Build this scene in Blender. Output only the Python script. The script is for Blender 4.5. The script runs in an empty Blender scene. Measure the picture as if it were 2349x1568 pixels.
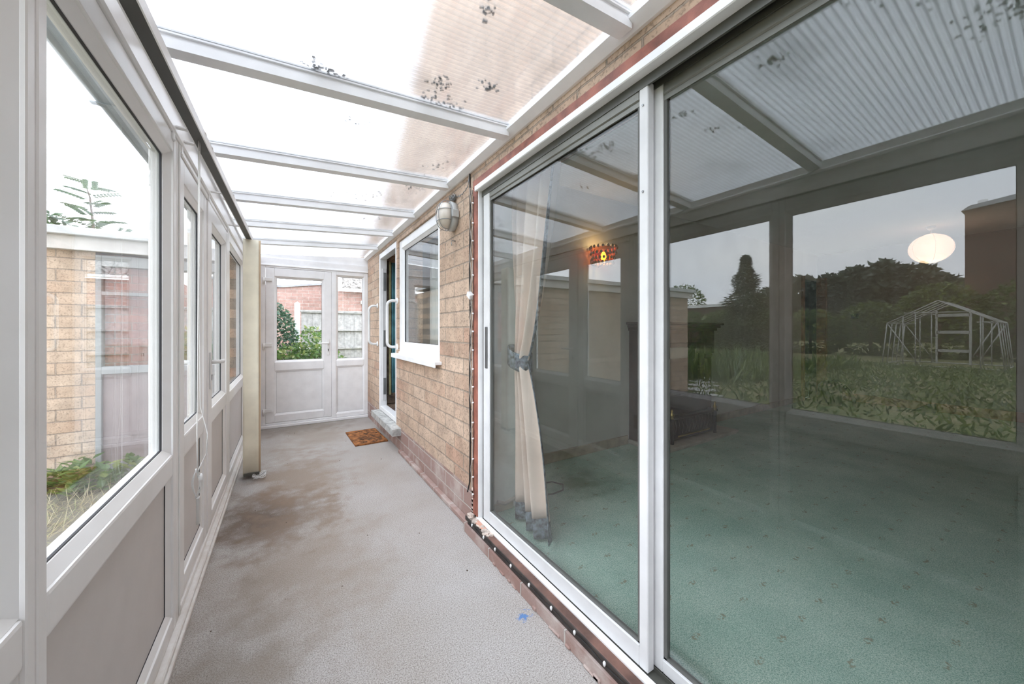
import bpy, bmesh, math, random
from mathutils import Vector, Matrix, noise
random.seed(7)
PI = math.pi
C = bpy.context.scene.collection
S = bpy.context.scene
V = Vector
# ------------------------------------------------------------------ camera, sky, exposure
F_PX, HOR = 830.0, 757.0
yaw = math.atan((1174.5 - 655.0) / F_PX)
cd = bpy.data.cameras.new('camera'); cam = bpy.data.objects.new('camera', cd); C.objects.link(cam)
cam.location = (0, 0, 1.2)
cam.rotation_euler = (PI / 2, 0, -yaw)
cd.sensor_width = 36.0; cd.sensor_fit = 'HORIZONTAL'
cd.lens = 36.0 * F_PX / 2349.0
cd.shift_x = 0.0; cd.shift_y = -(784.0 - HOR) / 2349.0
cd.clip_start = 0.02; cd.clip_end = 400
S.camera = cam

W = bpy.data.worlds.new('sky'); S.world = W; W.use_nodes = True
nt = W.node_tree; nt.nodes.clear()
wo = nt.nodes.new('ShaderNodeOutputWorld'); bg = nt.nodes.new('ShaderNodeBackground')
tc = nt.nodes.new('ShaderNodeTexCoord'); mp = nt.nodes.new('ShaderNodeMapping'); mp.inputs['Scale'].default_value = (1, 1, 3.5)
nz = nt.nodes.new('ShaderNodeTexNoise'); nz.inputs['Scale'].default_value = 2.2; nz.inputs['Detail'].default_value = 4
cr = nt.nodes.new('ShaderNodeValToRGB')
cr.color_ramp.elements[0].position = 0.3; cr.color_ramp.elements[0].color = (0.83, 0.88, 0.99, 1)
cr.color_ramp.elements[1].position = 0.7; cr.color_ramp.elements[1].color = (1.0, 1.02, 1.06, 1)
nt.links.new(tc.outputs['Generated'], mp.inputs['Vector']); nt.links.new(mp.outputs[0], nz.inputs['Vector'])
nt.links.new(nz.outputs['Fac'], cr.inputs[0]); nt.links.new(cr.outputs[0], bg.inputs['Color'])
bg.inputs['Strength'].default_value = 3.0
nt.links.new(bg.outputs[0], wo.inputs[0])

S.view_settings.view_transform = 'Standard'; S.view_settings.look = 'None'
S.view_settings.gamma = 1.0; S.view_settings.use_curve_mapping = False
S.view_settings.exposure = 0.92
S.cycles.max_bounces = 14; S.cycles.diffuse_bounces = 6; S.cycles.glossy_bounces = 6
S.cycles.transmission_bounces = 8; S.cycles.transparent_max_bounces = 24
S.cycles.use_denoising = True
S.cycles.sample_clamp_indirect = 8

# ------------------------------------------------------------------ materials
def new_mat(name):
    m = bpy.data.materials.new(name); m.use_nodes = True
    return m, m.node_tree, m.node_tree.nodes['Principled BSDF']

def pos(t, scale=1.0, axes='xyz'):
    g = t.nodes.new('ShaderNodeNewGeometry')
    if axes == 'xyz': return g.outputs['Position']
    s = t.nodes.new('ShaderNodeSeparateXYZ'); t.links.new(g.outputs['Position'], s.inputs[0])
    c = t.nodes.new('ShaderNodeCombineXYZ')
    for i, a in enumerate(axes):
        if a in 'xyz': t.links.new(s.outputs['xyz'.index(a)], c.inputs[i])
    return c.outputs[0]

def noise_n(t, scale, detail=3, vec=None, rough=0.55):
    n = t.nodes.new('ShaderNodeTexNoise'); n.inputs['Scale'].default_value = scale
    n.inputs['Detail'].default_value = detail; n.inputs['Roughness'].default_value = rough
    t.links.new(vec if vec is not None else pos(t), n.inputs['Vector'])
    return n.outputs['Fac']

def ramp(t, fac, stops, interp='LINEAR'):
    r = t.nodes.new('ShaderNodeValToRGB'); r.color_ramp.interpolation = interp
    els = r.color_ramp.elements
    while len(els) < len(stops): els.new(0.5)
    for e, (p, c) in zip(els, stops):
        e.position = p; e.color = (c, c, c, 1) if isinstance(c, (int, float)) else (*c, 1)
    t.links.new(fac, r.inputs[0]); return r.outputs[0]

def mixc(t, fac, a, b, mode='MIX'):
    m = t.nodes.new('ShaderNodeMix'); m.data_type = 'RGBA'; m.blend_type = mode
    for i, v in ((0, fac), (6, a), (7, b)):
        if isinstance(v, (int, float)): m.inputs[i].default_value = v
        elif isinstance(v, tuple): m.inputs[i].default_value = (*v, 1)
        else: t.links.new(v, m.inputs[i])
    return m.outputs[2]

def math_n(t, op, a, b=None, clamp=False):
    m = t.nodes.new('ShaderNodeMath'); m.operation = op; m.use_clamp = clamp
    for i, v in ((0, a), (1, b)):
        if v is None: continue
        if isinstance(v, (int, float)): m.inputs[i].default_value = v
        else: t.links.new(v, m.inputs[i])
    return m.outputs[0]

def bump(t, p, h, strength=0.3, dist=0.01):
    b = t.nodes.new('ShaderNodeBump'); b.inputs['Strength'].default_value = strength
    b.inputs['Distance'].default_value = dist
    t.links.new(h, b.inputs['Height']); t.links.new(b.outputs[0], p.inputs['Normal'])

def simple(name, col, rough=0.5, metal=0.0, var=0.06, vs=8.0, spec=None, bmp=0):
    m, t, p = new_mat(name)
    n = noise_n(t, vs, 4)
    dark = tuple(max(0, c * (1 - var * 2)) for c in col); lite = tuple(min(1, c * (1 + var)) for c in col)
    t.links.new(ramp(t, n, [(0.3, dark), (0.65, lite)]), p.inputs['Base Color'])
    p.inputs['Roughness'].default_value = rough; p.inputs['Metallic'].default_value = metal
    if spec is not None: p.inputs['Specular IOR Level'].default_value = spec
    if bmp: bump(t, p, noise_n(t, vs * 8, 4), bmp, 0.004)
    return m

def upvc_mat():
    m, t, p = new_mat('white_upvc')
    n = noise_n(t, 3, 5)
    base = ramp(t, n, [(0.3, (0.80, 0.795, 0.78)), (0.6, (0.87, 0.87, 0.865))])
    # grime that has settled near the floor sill
    s = t.nodes.new('ShaderNodeSeparateXYZ'); t.links.new(pos(t), s.inputs[0])
    low = ramp(t, s.outputs[2], [(0.03, 0.5), (0.12, 0.0)])
    g = math_n(t, 'MULTIPLY', low, ramp(t, noise_n(t, 14, 6, rough=0.7), [(0.3, 0.35), (0.6, 1.0)]))
    t.links.new(mixc(t, g, base, (0.42, 0.33, 0.24)), p.inputs['Base Color'])
    p.inputs['Roughness'].default_value = 0.32
    return m

def brick_mat(name, axes, c1, c2, c3, mortar, plinth=None, top=None, scale=1.36):
    m, t, p = new_mat(name)
    vec = pos(t, axes=axes)
    # slight waviness so the courses are not ruled
    n2 = t.nodes.new('ShaderNodeTexNoise'); n2.inputs['Scale'].default_value = 9; t.links.new(vec, n2.inputs['Vector'])
    vm = t.nodes.new('ShaderNodeVectorMath'); vm.operation = 'MULTIPLY_ADD'
    t.links.new(n2.outputs['Color'], vm.inputs[0]); vm.inputs[1].default_value = (0.008, 0.008, 0); t.links.new(vec, vm.inputs[2])
    def br(colA, colB, mort, off=0.5):
        b = t.nodes.new('ShaderNodeTexBrick'); t.links.new(vm.outputs[0], b.inputs['Vector'])
        b.inputs['Scale'].default_value = 1.0
        b.inputs['Brick Width'].default_value = 0.225 * scale; b.inputs['Row Height'].default_value = 0.075 * scale
        b.inputs['Mortar Size'].default_value = 0.0055; b.inputs['Mortar Smooth'].default_value = 0.35
        b.inputs['Bias'].default_value = 0.0
        for k, v in (('Color1', colA), ('Color2', colB), ('Mortar', mort)): b.inputs[k].default_value = (*v, 1)
        return b
    b1 = br(c1, c2, mortar)
    # a second tone chosen per brick
    b2 = br((0, 0, 0), (1, 1, 1), (0, 0, 0))
    b2.inputs['Bias'].default_value = -0.45
    tone = ramp(t, noise_n(t, 2.3, 2, vec), [(0.45, 0.0), (0.62, 0.8)])
    col = mixc(t, math_n(t, 'MULTIPLY', b2.outputs['Color'], tone), b1.outputs['Color'], c3)
    sp = ramp(t, noise_n(t, 85, 3), [(0.36, 0.62), (0.47, 1.0)])
    col = mixc(t, 1.0, col, sp, 'MULTIPLY')
    sc = ramp(t, noise_n(t, 9, 5), [(0.3, 0.72), (0.7, 1.08)])
    col = mixc(t, 1.0, col, sc, 'MULTIPLY')
    if plinth:
        s = t.nodes.new('ShaderNodeSeparateXYZ'); t.links.new(pos(t), s.inputs[0])
        b3 = br(plinth[0], plinth[1], (0.50, 0.45, 0.41))
        pc = mixc(t, ramp(t, noise_n(t, 6, 5), [(0.5, 0.0), (0.72, 0.75)]), b3.outputs['Color'], (0.56, 0.50, 0.46))
        f = math_n(t, 'LESS_THAN', s.outputs[2], 0.222)
        col = mixc(t, f, col, pc)
    t.links.new(col, p.inputs['Base Color'])
    p.inputs['Roughness'].default_value = 0.9
    h = math_n(t, 'SUBTRACT', math_n(t, 'MULTIPLY', noise_n(t, 70, 4), 0.35), b1.outputs['Fac'])
    bump(t, p, h, 0.85, 0.007)
    return m

def concrete_floor():
    m, t, p = new_mat('grey_floor_screed')
    fine = noise_n(t, 210, 3, rough=0.85)
    base = ramp(t, fine, [(0.36, (0.16, 0.145, 0.13)), (0.47, (0.37, 0.345, 0.325)), (0.62, (0.53, 0.51, 0.485))])
    mid = ramp(t, noise_n(t, 2.0, 4), [(0.3, (0.88, 0.84, 0.80)), (0.7, (1.04, 1.04, 1.05))])
    col = mixc(t, 1.0, base, mid, 'MULTIPLY')
    # brown tea-coloured stains that lie where the photograph has them
    for (x, y, rx, ry, st, c) in ((-0.10, 2.80, 0.42, 0.55, 1.0, (0.10, 0.065, 0.042)), (0.1, 3.4, 0.42, 1.0, 0.75, (0.25, 0.175, 0.12)),
                                  (0.28, 4.7, 0.5, 0.7, 0.55, (0.27, 0.215, 0.165)), (0.05, 2.2, 0.5, 0.85, 0.55, (0.25, 0.185, 0.135)),
                                  (-0.2, 1.4, 0.35, 0.8, 0.45, (0.2, 0.17, 0.14)), (0.2, 5.15, 0.8, 0.35, 0.6, (0.22, 0.185, 0.15)),
                                  (0.62, 3.4, 0.2, 0.5, 0.25, (0.33, 0.27, 0.22))):
        vm = t.nodes.new('ShaderNodeVectorMath'); vm.operation = 'SUBTRACT'
        t.links.new(pos(t), vm.inputs[0]); vm.inputs[1].default_value = (x, y, 0)
        v2 = t.nodes.new('ShaderNodeVectorMath'); v2.operation = 'MULTIPLY'
        t.links.new(vm.outputs[0], v2.inputs[0]); v2.inputs[1].default_value = (1 / rx, 1 / ry, 0)
        ln = t.nodes.new('ShaderNodeVectorMath'); ln.operation = 'LENGTH'; t.links.new(v2.outputs[0], ln.inputs[0])
        d = math_n(t, 'ADD', ln.outputs['Value'], math_n(t, 'MULTIPLY', math_n(t, 'SUBTRACT', noise_n(t, 5.5, 5, rough=0.65), 0.5), 2.2))
        f = math_n(t, 'MULTIPLY', ramp(t, d, [(0.25, 1.0), (1.0, 0.0)]), st)
        f = math_n(t, 'MULTIPLY', f, ramp(t, fine, [(0.3, 1.0), (0.7, 0.75)]))
        col = mixc(t, f, col, c)
    vm = t.nodes.new('ShaderNodeVectorMath'); vm.operation = 'DISTANCE'
    t.links.new(pos(t), vm.inputs[0]); vm.inputs[1].default_value = (0.85, 1.26, 0)
    d = math_n(t, 'ADD', vm.outputs['Value'], math_n(t, 'MULTIPLY', math_n(t, 'SUBTRACT', noise_n(t, 40, 3), 0.5), 0.12))
    col = mixc(t, ramp(t, d, [(0.012, 0.85), (0.028, 0.0)]), col, (0.06, 0.19, 0.46))
    t.links.new(col, p.inputs['Base Color']); p.inputs['Roughness'].default_value = 0.85
    bump(t, p, fine, 0.25, 0.002)
    return m

def carpet_mat():
    m, t, p = new_mat('green_patterned_carpet')
    fine = noise_n(t, 260, 2, rough=0.75)
    base = ramp(t, fine, [(0.35, (0.20, 0.35, 0.295)), (0.5, (0.40, 0.565, 0.49)), (0.65, (0.62, 0.74, 0.66))])
    big = ramp(t, noise_n(t, 3.2, 4), [(0.35, (0.84, 0.90, 0.87)), (0.68, (1.16, 1.1, 1.08))])
    col = mixc(t, 1.0, base, big, 'MULTIPLY')
    # small ochre sprigs woven in a half-drop lattice
    v = pos(t)
    rot = t.nodes.new('ShaderNodeMapping'); rot.inputs['Scale'].default_value = (1 / 0.17, 1 / 0.17, 0); t.links.new(v, rot.inputs['Vector'])
    s = t.nodes.new('ShaderNodeSeparateXYZ'); t.links.new(rot.outputs[0], s.inputs[0])
    row = math_n(t, 'FLOOR', s.outputs[1])
    xs = math_n(t, 'ADD', s.outputs[0], math_n(t, 'MULTIPLY', row, 0.5))
    fx = math_n(t, 'SUBTRACT', math_n(t, 'FRACT', xs), 0.5); fy = math_n(t, 'SUBTRACT', math_n(t, 'FRACT', s.outputs[1]), 0.5)
    d = math_n(t, 'SQRT', math_n(t, 'ADD', math_n(t, 'MULTIPLY', fx, math_n(t, 'MULTIPLY', fx, 0.55)), math_n(t, 'MULTIPLY', fy, math_n(t, 'MULTIPLY', fy, 2.5))))
    msk = math_n(t, 'MULTIPLY', ramp(t, d, [(0.085, 1.0), (0.125, 0.0)]), ramp(t, noise_n(t, 75, 1), [(0.48, 0.0), (0.56, 1.0)]))
    col = mixc(t, math_n(t, 'MULTIPLY', msk, 0.7), col, (0.25, 0.22, 0.13))
    # a damp green stain beside the curtain
    vm = t.nodes.new('ShaderNodeVectorMath'); vm.operation = 'DISTANCE'; t.links.new(v, vm.inputs[0]); vm.inputs[1].default_value = (1.85, 2.0, 0.08)
    dd = math_n(t, 'ADD', vm.outputs['Value'], math_n(t, 'MULTIPLY', math_n(t, 'SUBTRACT', noise_n(t, 8, 4), 0.5), 0.4))
    col = mixc(t, ramp(t, dd, [(0.08, 0.65), (0.33, 0.0)]), col, (0.05, 0.12, 0.05))
    t.links.new(col, p.inputs['Base Color']); p.inputs['Roughness'].default_value = 1.0
    p.inputs['Specular IOR Level'].default_value = 0.1
    bump(t, p, fine, 0.4, 0.004)
    return m

def schlick(t, f0, k):
    """reflectance of one face of a pane, the same from either side"""
    g = t.nodes.new('ShaderNodeNewGeometry'); d = t.nodes.new('ShaderNodeVectorMath'); d.operation = 'DOT_PRODUCT'
    t.links.new(g.outputs['Incoming'], d.inputs[0]); t.links.new(g.outputs['Normal'], d.inputs[1])
    c = math_n(t, 'SUBTRACT', 1.0, math_n(t, 'ABSOLUTE', d.outputs['Value']), clamp=True)
    f = math_n(t, 'ADD', f0, math_n(t, 'MULTIPLY', 1 - f0, math_n(t, 'POWER', c, 5.0)))
    return math_n(t, 'MULTIPLY', f, k, clamp=True)

def glass_mat(name='pane_glass', k=1.8, tint=(0.95, 0.97, 0.96), rough=0.0, smear=0.0):
    m = bpy.data.materials.new(name); m.use_nodes = True; t = m.node_tree; t.nodes.clear()
    o = t.nodes.new('ShaderNodeOutputMaterial'); tr = t.nodes.new('ShaderNodeBsdfTransparent'); gl = t.nodes.new('ShaderNodeBsdfGlossy')
    tr.inputs[0].default_value = (*tint, 1); gl.inputs['Roughness'].default_value = rough
    f = schlick(t, 0.04, k)
    mx = t.nodes.new('ShaderNodeMixShader'); t.links.new(f, mx.inputs[0]); t.links.new(tr.outputs[0], mx.inputs[1]); t.links.new(gl.outputs[0], mx.inputs[2])
    out = mx.outputs[0]
    if smear:
        df = t.nodes.new('ShaderNodeBsdfDiffuse'); df.inputs[0].default_value = (0.7, 0.7, 0.68, 1)
        m2 = t.nodes.new('ShaderNodeMixShader')
        n = noise_n(t, 2.5, 4)
        t.links.new(ramp(t, n, [(0.35, 0.0), (0.75, smear)]), m2.inputs[0]); t.links.new(out, m2.inputs[1]); t.links.new(df.outputs[0], m2.inputs[2]); out = m2.outputs[0]
    t.links.new(out, o.inputs[0])
    return m

def polycarb_mat():
    m = bpy.data.materials.new('ribbed_polycarbonate'); m.use_nodes = True; t = m.node_tree; t.nodes.clear()
    o = t.nodes.new('ShaderNodeOutputMaterial')
    tr = t.nodes.new('ShaderNodeBsdfTransparent'); tr.inputs[0].default_value = (0.95, 0.96, 0.97, 1)
    rf = t.nodes.new('ShaderNodeBsdfRefraction'); rf.inputs['IOR'].default_value = 1.3; rf.inputs['Roughness'].default_value = 0.22; rf.inputs[0].default_value = (0.97, 0.98, 0.99, 1)
    tl = t.nodes.new('ShaderNodeBsdfTranslucent'); tl.inputs[0].default_value = (0.88, 0.89, 0.9, 1)
    gl = t.nodes.new('ShaderNodeBsdfGlossy'); gl.inputs['Roughness'].default_value = 0.18
    s = t.nodes.new('ShaderNodeSeparateXYZ'); t.links.new(pos(t), s.inputs[0])
    def wave(period, ph=0.0):
        return math_n(t, 'FRACT', math_n(t, 'ADD', math_n(t, 'MULTIPLY', s.outputs[1], 1 / period), ph))
    rib = ramp(t, wave(0.0222), [(0.0, 1.0), (0.16, 1.0), (0.24, 0.1), (0.5, 0.35), (0.58, 0.0), (0.86, 0.25), (0.95, 1.0)])
    tint = ramp(t, rib, [(0.0, (0.90, 0.92, 0.94)), (1.0, (0.66, 0.68, 0.70))])
    t.links.new(tint, tr.inputs[0]); t.links.new(tint, rf.inputs[0])
    a = t.nodes.new('ShaderNodeMixShader')
    t.links.new(math_n(t, 'ADD', math_n(t, 'MULTIPLY', rib, 0.16), 0.02), a.inputs[0]); t.links.new(tr.outputs[0], a.inputs[1]); t.links.new(tl.outputs[0], a.inputs[2])
    b = t.nodes.new('ShaderNodeMixShader'); b.inputs[0].default_value = 0.5
    t.links.new(a.outputs[0], b.inputs[1]); t.links.new(rf.outputs[0], b.inputs[2])
    c = t.nodes.new('ShaderNodeMixShader'); t.links.new(schlick(t, 0.04, 0.8), c.inputs[0])
    t.links.new(b.outputs[0], c.inputs[1]); t.links.new(gl.outputs[0], c.inputs[2])
    # grime blown on to the sheets
    dz = ramp(t, noise_n(t, 3.0, 5), [(0.55, 0.0), (0.8, 0.2)])
    df = t.nodes.new('ShaderNodeBsdfDiffuse'); df.inputs[0].default_value = (0.30, 0.28, 0.25, 1)
    d = t.nodes.new('ShaderNodeMixShader'); t.links.new(dz, d.inputs[0]); t.links.new(c.outputs[0], d.inputs[1]); t.links.new(df.outputs[0], d.inputs[2])
    t.links.new(d.outputs[0], o.inputs[0])
    return m

def leaf_mat(name, ca, cb, cc=None, trans=0.45):
    m = bpy.data.materials.new(name); m.use_nodes = True; t = m.node_tree; t.nodes.clear()
    o = t.nodes.new('ShaderNodeOutputMaterial'); g = t.nodes.new('ShaderNodeNewGeometry')
    col = ramp(t, g.outputs['Random Per Island'], [(0.0, ca), (0.6, cb), (1.0, cc or cb)])
    d = t.nodes.new('ShaderNodeBsdfDiffuse'); tl = t.nodes.new('ShaderNodeBsdfTranslucent'); mx = t.nodes.new('ShaderNodeMixShader'); mx.inputs[0].default_value = trans
    t.links.new(col, d.inputs[0]); t.links.new(col, tl.inputs[0]); t.links.new(d.outputs[0], mx.inputs[1]); t.links.new(tl.outputs[0], mx.inputs[2])
    gl = t.nodes.new('ShaderNodeBsdfGlossy'); gl.inputs['Roughness'].default_value = 0.4
    m2 = t.nodes.new('ShaderNodeMixShader'); m2.inputs[0].default_value = 0.06
    t.links.new(mx.outputs[0], m2.inputs[1]); t.links.new(gl.outputs[0], m2.inputs[2]); t.links.new(m2.outputs[0], o.inputs[0])
    return m

def emis(name, col, st):
    m, t, p = new_mat(name)
    p.inputs['Base Color'].default_value = (*col, 1); p.inputs['Emission Color'].default_value = (*col, 1); p.inputs['Emission Strength'].default_value = st
    p.inputs['Roughness'].default_value = 0.7
    return m

M = {}
M['upvc'] = upvc_mat()
M['upvc_panel'] = simple('upvc_infill_panel', (0.63, 0.60, 0.58), 0.45, var=0.02)
M['upvc_end'] = simple('white_upvc_clean', (0.86, 0.86, 0.865), 0.35, var=0.03)
M['gasket'] = simple('black_rubber', (0.02, 0.02, 0.025), 0.6)
M['brick'] = brick_mat('tan_brick', 'yz-', (0.64, 0.48, 0.36), (0.52, 0.37, 0.265), (0.50, 0.27, 0.19), (0.40, 0.32, 0.25), plinth=((0.30, 0.185, 0.155), (0.36, 0.25, 0.22)))
M['brick_x'] = brick_mat('tan_brick_garage', 'xz-', (0.56, 0.44, 0.34), (0.50, 0.37, 0.27), (0.47, 0.31, 0.22), (0.33, 0.27, 0.22))
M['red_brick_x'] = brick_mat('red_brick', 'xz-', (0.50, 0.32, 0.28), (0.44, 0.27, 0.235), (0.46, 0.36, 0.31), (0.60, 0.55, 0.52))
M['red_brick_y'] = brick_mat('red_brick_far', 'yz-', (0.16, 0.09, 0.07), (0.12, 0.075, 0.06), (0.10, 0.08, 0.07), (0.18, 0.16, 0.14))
M['floor'] = concrete_floor()
M['carpet'] = carpet_mat()
M['glass'] = glass_mat('window_glass', 1.1, (0.97, 0.98, 0.98))
M['slider_glass'] = glass_mat('patio_door_glass', 1.65, (0.96, 0.975, 0.965), smear=0.02)
M['poly'] = polycarb_mat()
M['alu'] = simple('satin_aluminium', (0.70, 0.70, 0.70), 0.42, 0.0, var=0.04)
M['alu_white'] = simple('white_painted_aluminium', (0.85, 0.85, 0.85), 0.4, 0.0, var=0.03)
M['alu_dark'] = simple('dark_track_metal', (0.115, 0.115, 0.10), 0.4, 0.5)  # dark metal for the track, blind weights and switch rocker
M['timber_red'] = simple('red_stained_timber', (0.30, 0.105, 0.07), 0.6, var=0.25, vs=14, bmp=0.2)
M['timber_sill'] = simple('dark_stained_sill', (0.15, 0.075, 0.055), 0.35, var=0.3, vs=10, bmp=0.1)
M['dpc'] = simple('black_damp_strip', (0.045, 0.035, 0.03), 0.6, var=0.3, vs=20)
M['mortar'] = simple('crumbling_mortar', (0.62, 0.52, 0.45), 0.95, var=0.25, vs=30, bmp=0.8)
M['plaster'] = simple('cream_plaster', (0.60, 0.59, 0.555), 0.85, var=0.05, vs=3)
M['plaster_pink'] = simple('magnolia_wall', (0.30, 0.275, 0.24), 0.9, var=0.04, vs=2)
M['ceiling'] = simple('white_ceiling_paint', (0.7, 0.69, 0.67), 0.9, var=0.02)
M['skirting'] = simple('bare_timber_skirting', (0.42, 0.36, 0.27), 0.6, var=0.12, vs=10)
M['skirting_wood'] = simple('orange_pine_skirting', (0.40, 0.20, 0.10), 0.5, var=0.2, vs=9)
M['mahogany'] = simple('dark_mahogany', (0.035, 0.014, 0.010), 0.35, var=0.35, vs=12)
M['black'] = simple('matt_black_cast_iron', (0.012, 0.012, 0.013), 0.45)
M['brass'] = simple('aged_brass', (0.45, 0.32, 0.10), 0.3, 0.9)
M['hearth'] = simple('buff_marble', (0.52, 0.47, 0.42), 0.3, var=0.12, vs=9)
M['step'] = simple('weathered_concrete', (0.46, 0.46, 0.44), 0.9, var=0.2, vs=20, bmp=0.4)
M['conc'] = simple('yard_concrete', (0.17, 0.16, 0.13), 0.95, var=0.3, vs=3, bmp=0.3)
M['plastic'] = simple('white_plastic', (0.80, 0.80, 0.79), 0.3, var=0.02)
M['grey_base'] = simple('grey_cast_base', (0.50, 0.51, 0.50), 0.45)
M['opal'] = simple('frosted_lamp_glass', (0.72, 0.66, 0.58), 0.12, var=0.05)
M['wire'] = simple('galvanised_wire', (0.32, 0.33, 0.33), 0.4, 0.7)
M['cable'] = simple('black_cable', (0.015, 0.014, 0.014), 0.5)
M['white_cable'] = simple('dusty_white_cable', (0.50, 0.45, 0.40), 0.6)
M['bulb'] = simple('pearl_bulb', (0.85, 0.85, 0.84), 0.2)
M['louvre'] = simple('cream_blind_fabric', (0.86, 0.81, 0.66), 0.85, var=0.04)
M['louvre2'] = simple('tan_blind_fabric', (0.66, 0.52, 0.36), 0.85, var=0.05)  # darker tan fabric for two of the louvres
M['coir'] = simple('brown_coir', (0.30, 0.115, 0.035), 1.0, var=0.4, vs=22, bmp=1.0)
M['coir_dark'] = simple('printed_black_mark', (0.07, 0.035, 0.015), 1.0, var=0.3, vs=30)
M['curtain'] = simple('beige_curtain', (0.70, 0.575, 0.50), 0.9, var=0.06, vs=5)
M['curtain_grey'] = simple('blue_grey_floral_trim', (0.16, 0.19, 0.22), 0.9, var=0.5, vs=38)
M['teal'] = simple('teal_curtain', (0.10, 0.27, 0.32), 0.9, var=0.2)
M['ochre'] = simple('ochre_paint', (0.42, 0.38, 0.20), 0.7, var=0.2)
M['fascia'] = simple('grey_fascia_paint', (0.50, 0.52, 0.53), 0.6, var=0.08)
M['fascia2'] = simple('weathered_soffit', (0.58, 0.56, 0.54), 0.7, var=0.08)
M['gutter'] = simple('grey_gutter_plastic', (0.34, 0.385, 0.41), 0.4, var=0.08)
M['mauve'] = simple('mauve_door_panel', (0.27, 0.22, 0.22), 0.5, var=0.06)
M['fence'] = simple('weathered_fence_board', (0.47, 0.46, 0.45), 0.9, var=0.16, vs=14, bmp=0.3)
M['post'] = simple('pale_concrete_post', (0.68, 0.70, 0.70), 0.85, var=0.08)
M['tile'] = simple('lichened_roof_tile', (0.26, 0.24, 0.22), 0.9, var=0.5, vs=16)
M['coping'] = simple('lead_coping', (0.34, 0.35, 0.37), 0.7, var=0.1)
M['moss'] = simple('grey_dirt_clump', (0.34, 0.33, 0.31), 1.0, var=0.4, vs=40)
M['moss_g'] = simple('green_moss', (0.16, 0.20, 0.13), 1.0, var=0.4, vs=30)
M['gh'] = simple('dull_greenhouse_alloy', (0.40, 0.40, 0.38), 0.5, 0.2)
M['bark'] = simple('brown_bark', (0.12, 0.085, 0.06), 0.95, var=0.3, vs=15)
M['leaf'] = leaf_mat('fresh_green_leaf', (0.05, 0.13, 0.03), (0.12, 0.24, 0.05), (0.32, 0.38, 0.12))
M['leaf_dark'] = leaf_mat('dark_ivy_leaf', (0.02, 0.07, 0.04), (0.04, 0.12, 0.07), (0.10, 0.20, 0.10), 0.25)
M['leaf_pale'] = leaf_mat('pale_ash_leaflet', (0.035, 0.085, 0.03), (0.06, 0.13, 0.045), (0.10, 0.18, 0.07), 0.3)
M['leaf_hedge'] = leaf_mat('hedge_leaf', (0.05, 0.09, 0.02), (0.11, 0.18, 0.04), (0.24, 0.30, 0.08), 0.35)
M['leaf_con'] = leaf_mat('conifer_leaf', (0.03, 0.05, 0.02), (0.07, 0.10, 0.035), (0.17, 0.17, 0.06), 0.25)
M['leaf_far'] = leaf_mat('distant_tree_leaf', (0.09, 0.12, 0.095), (0.13, 0.165, 0.125), (0.16, 0.195, 0.14), 0.25)
M['straw'] = leaf_mat('dry_grass', (0.40, 0.34, 0.20), (0.55, 0.48, 0.30), (0.25, 0.30, 0.12), 0.4)
M['lawn'] = None
def lawn_mat():
    m, t, p = new_mat('rough_lawn')
    a = ramp(t, noise_n(t, 1.3, 6), [(0.3, (0.16, 0.18, 0.06)), (0.5, (0.23, 0.24, 0.10)), (0.68, (0.36, 0.31, 0.18))])
    b = ramp(t, noise_n(t, 25, 5), [(0.3, 0.45), (0.7, 1.35)])
    t.links.new(mixc(t, 1.0, a, b, 'MULTIPLY'), p.inputs['Base Color']); p.inputs['Roughness'].default_value = 1.0
    bump(t, p, noise_n(t, 30, 4), 1.0, 0.05)
    return m
M['lawn'] = lawn_mat()

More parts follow.
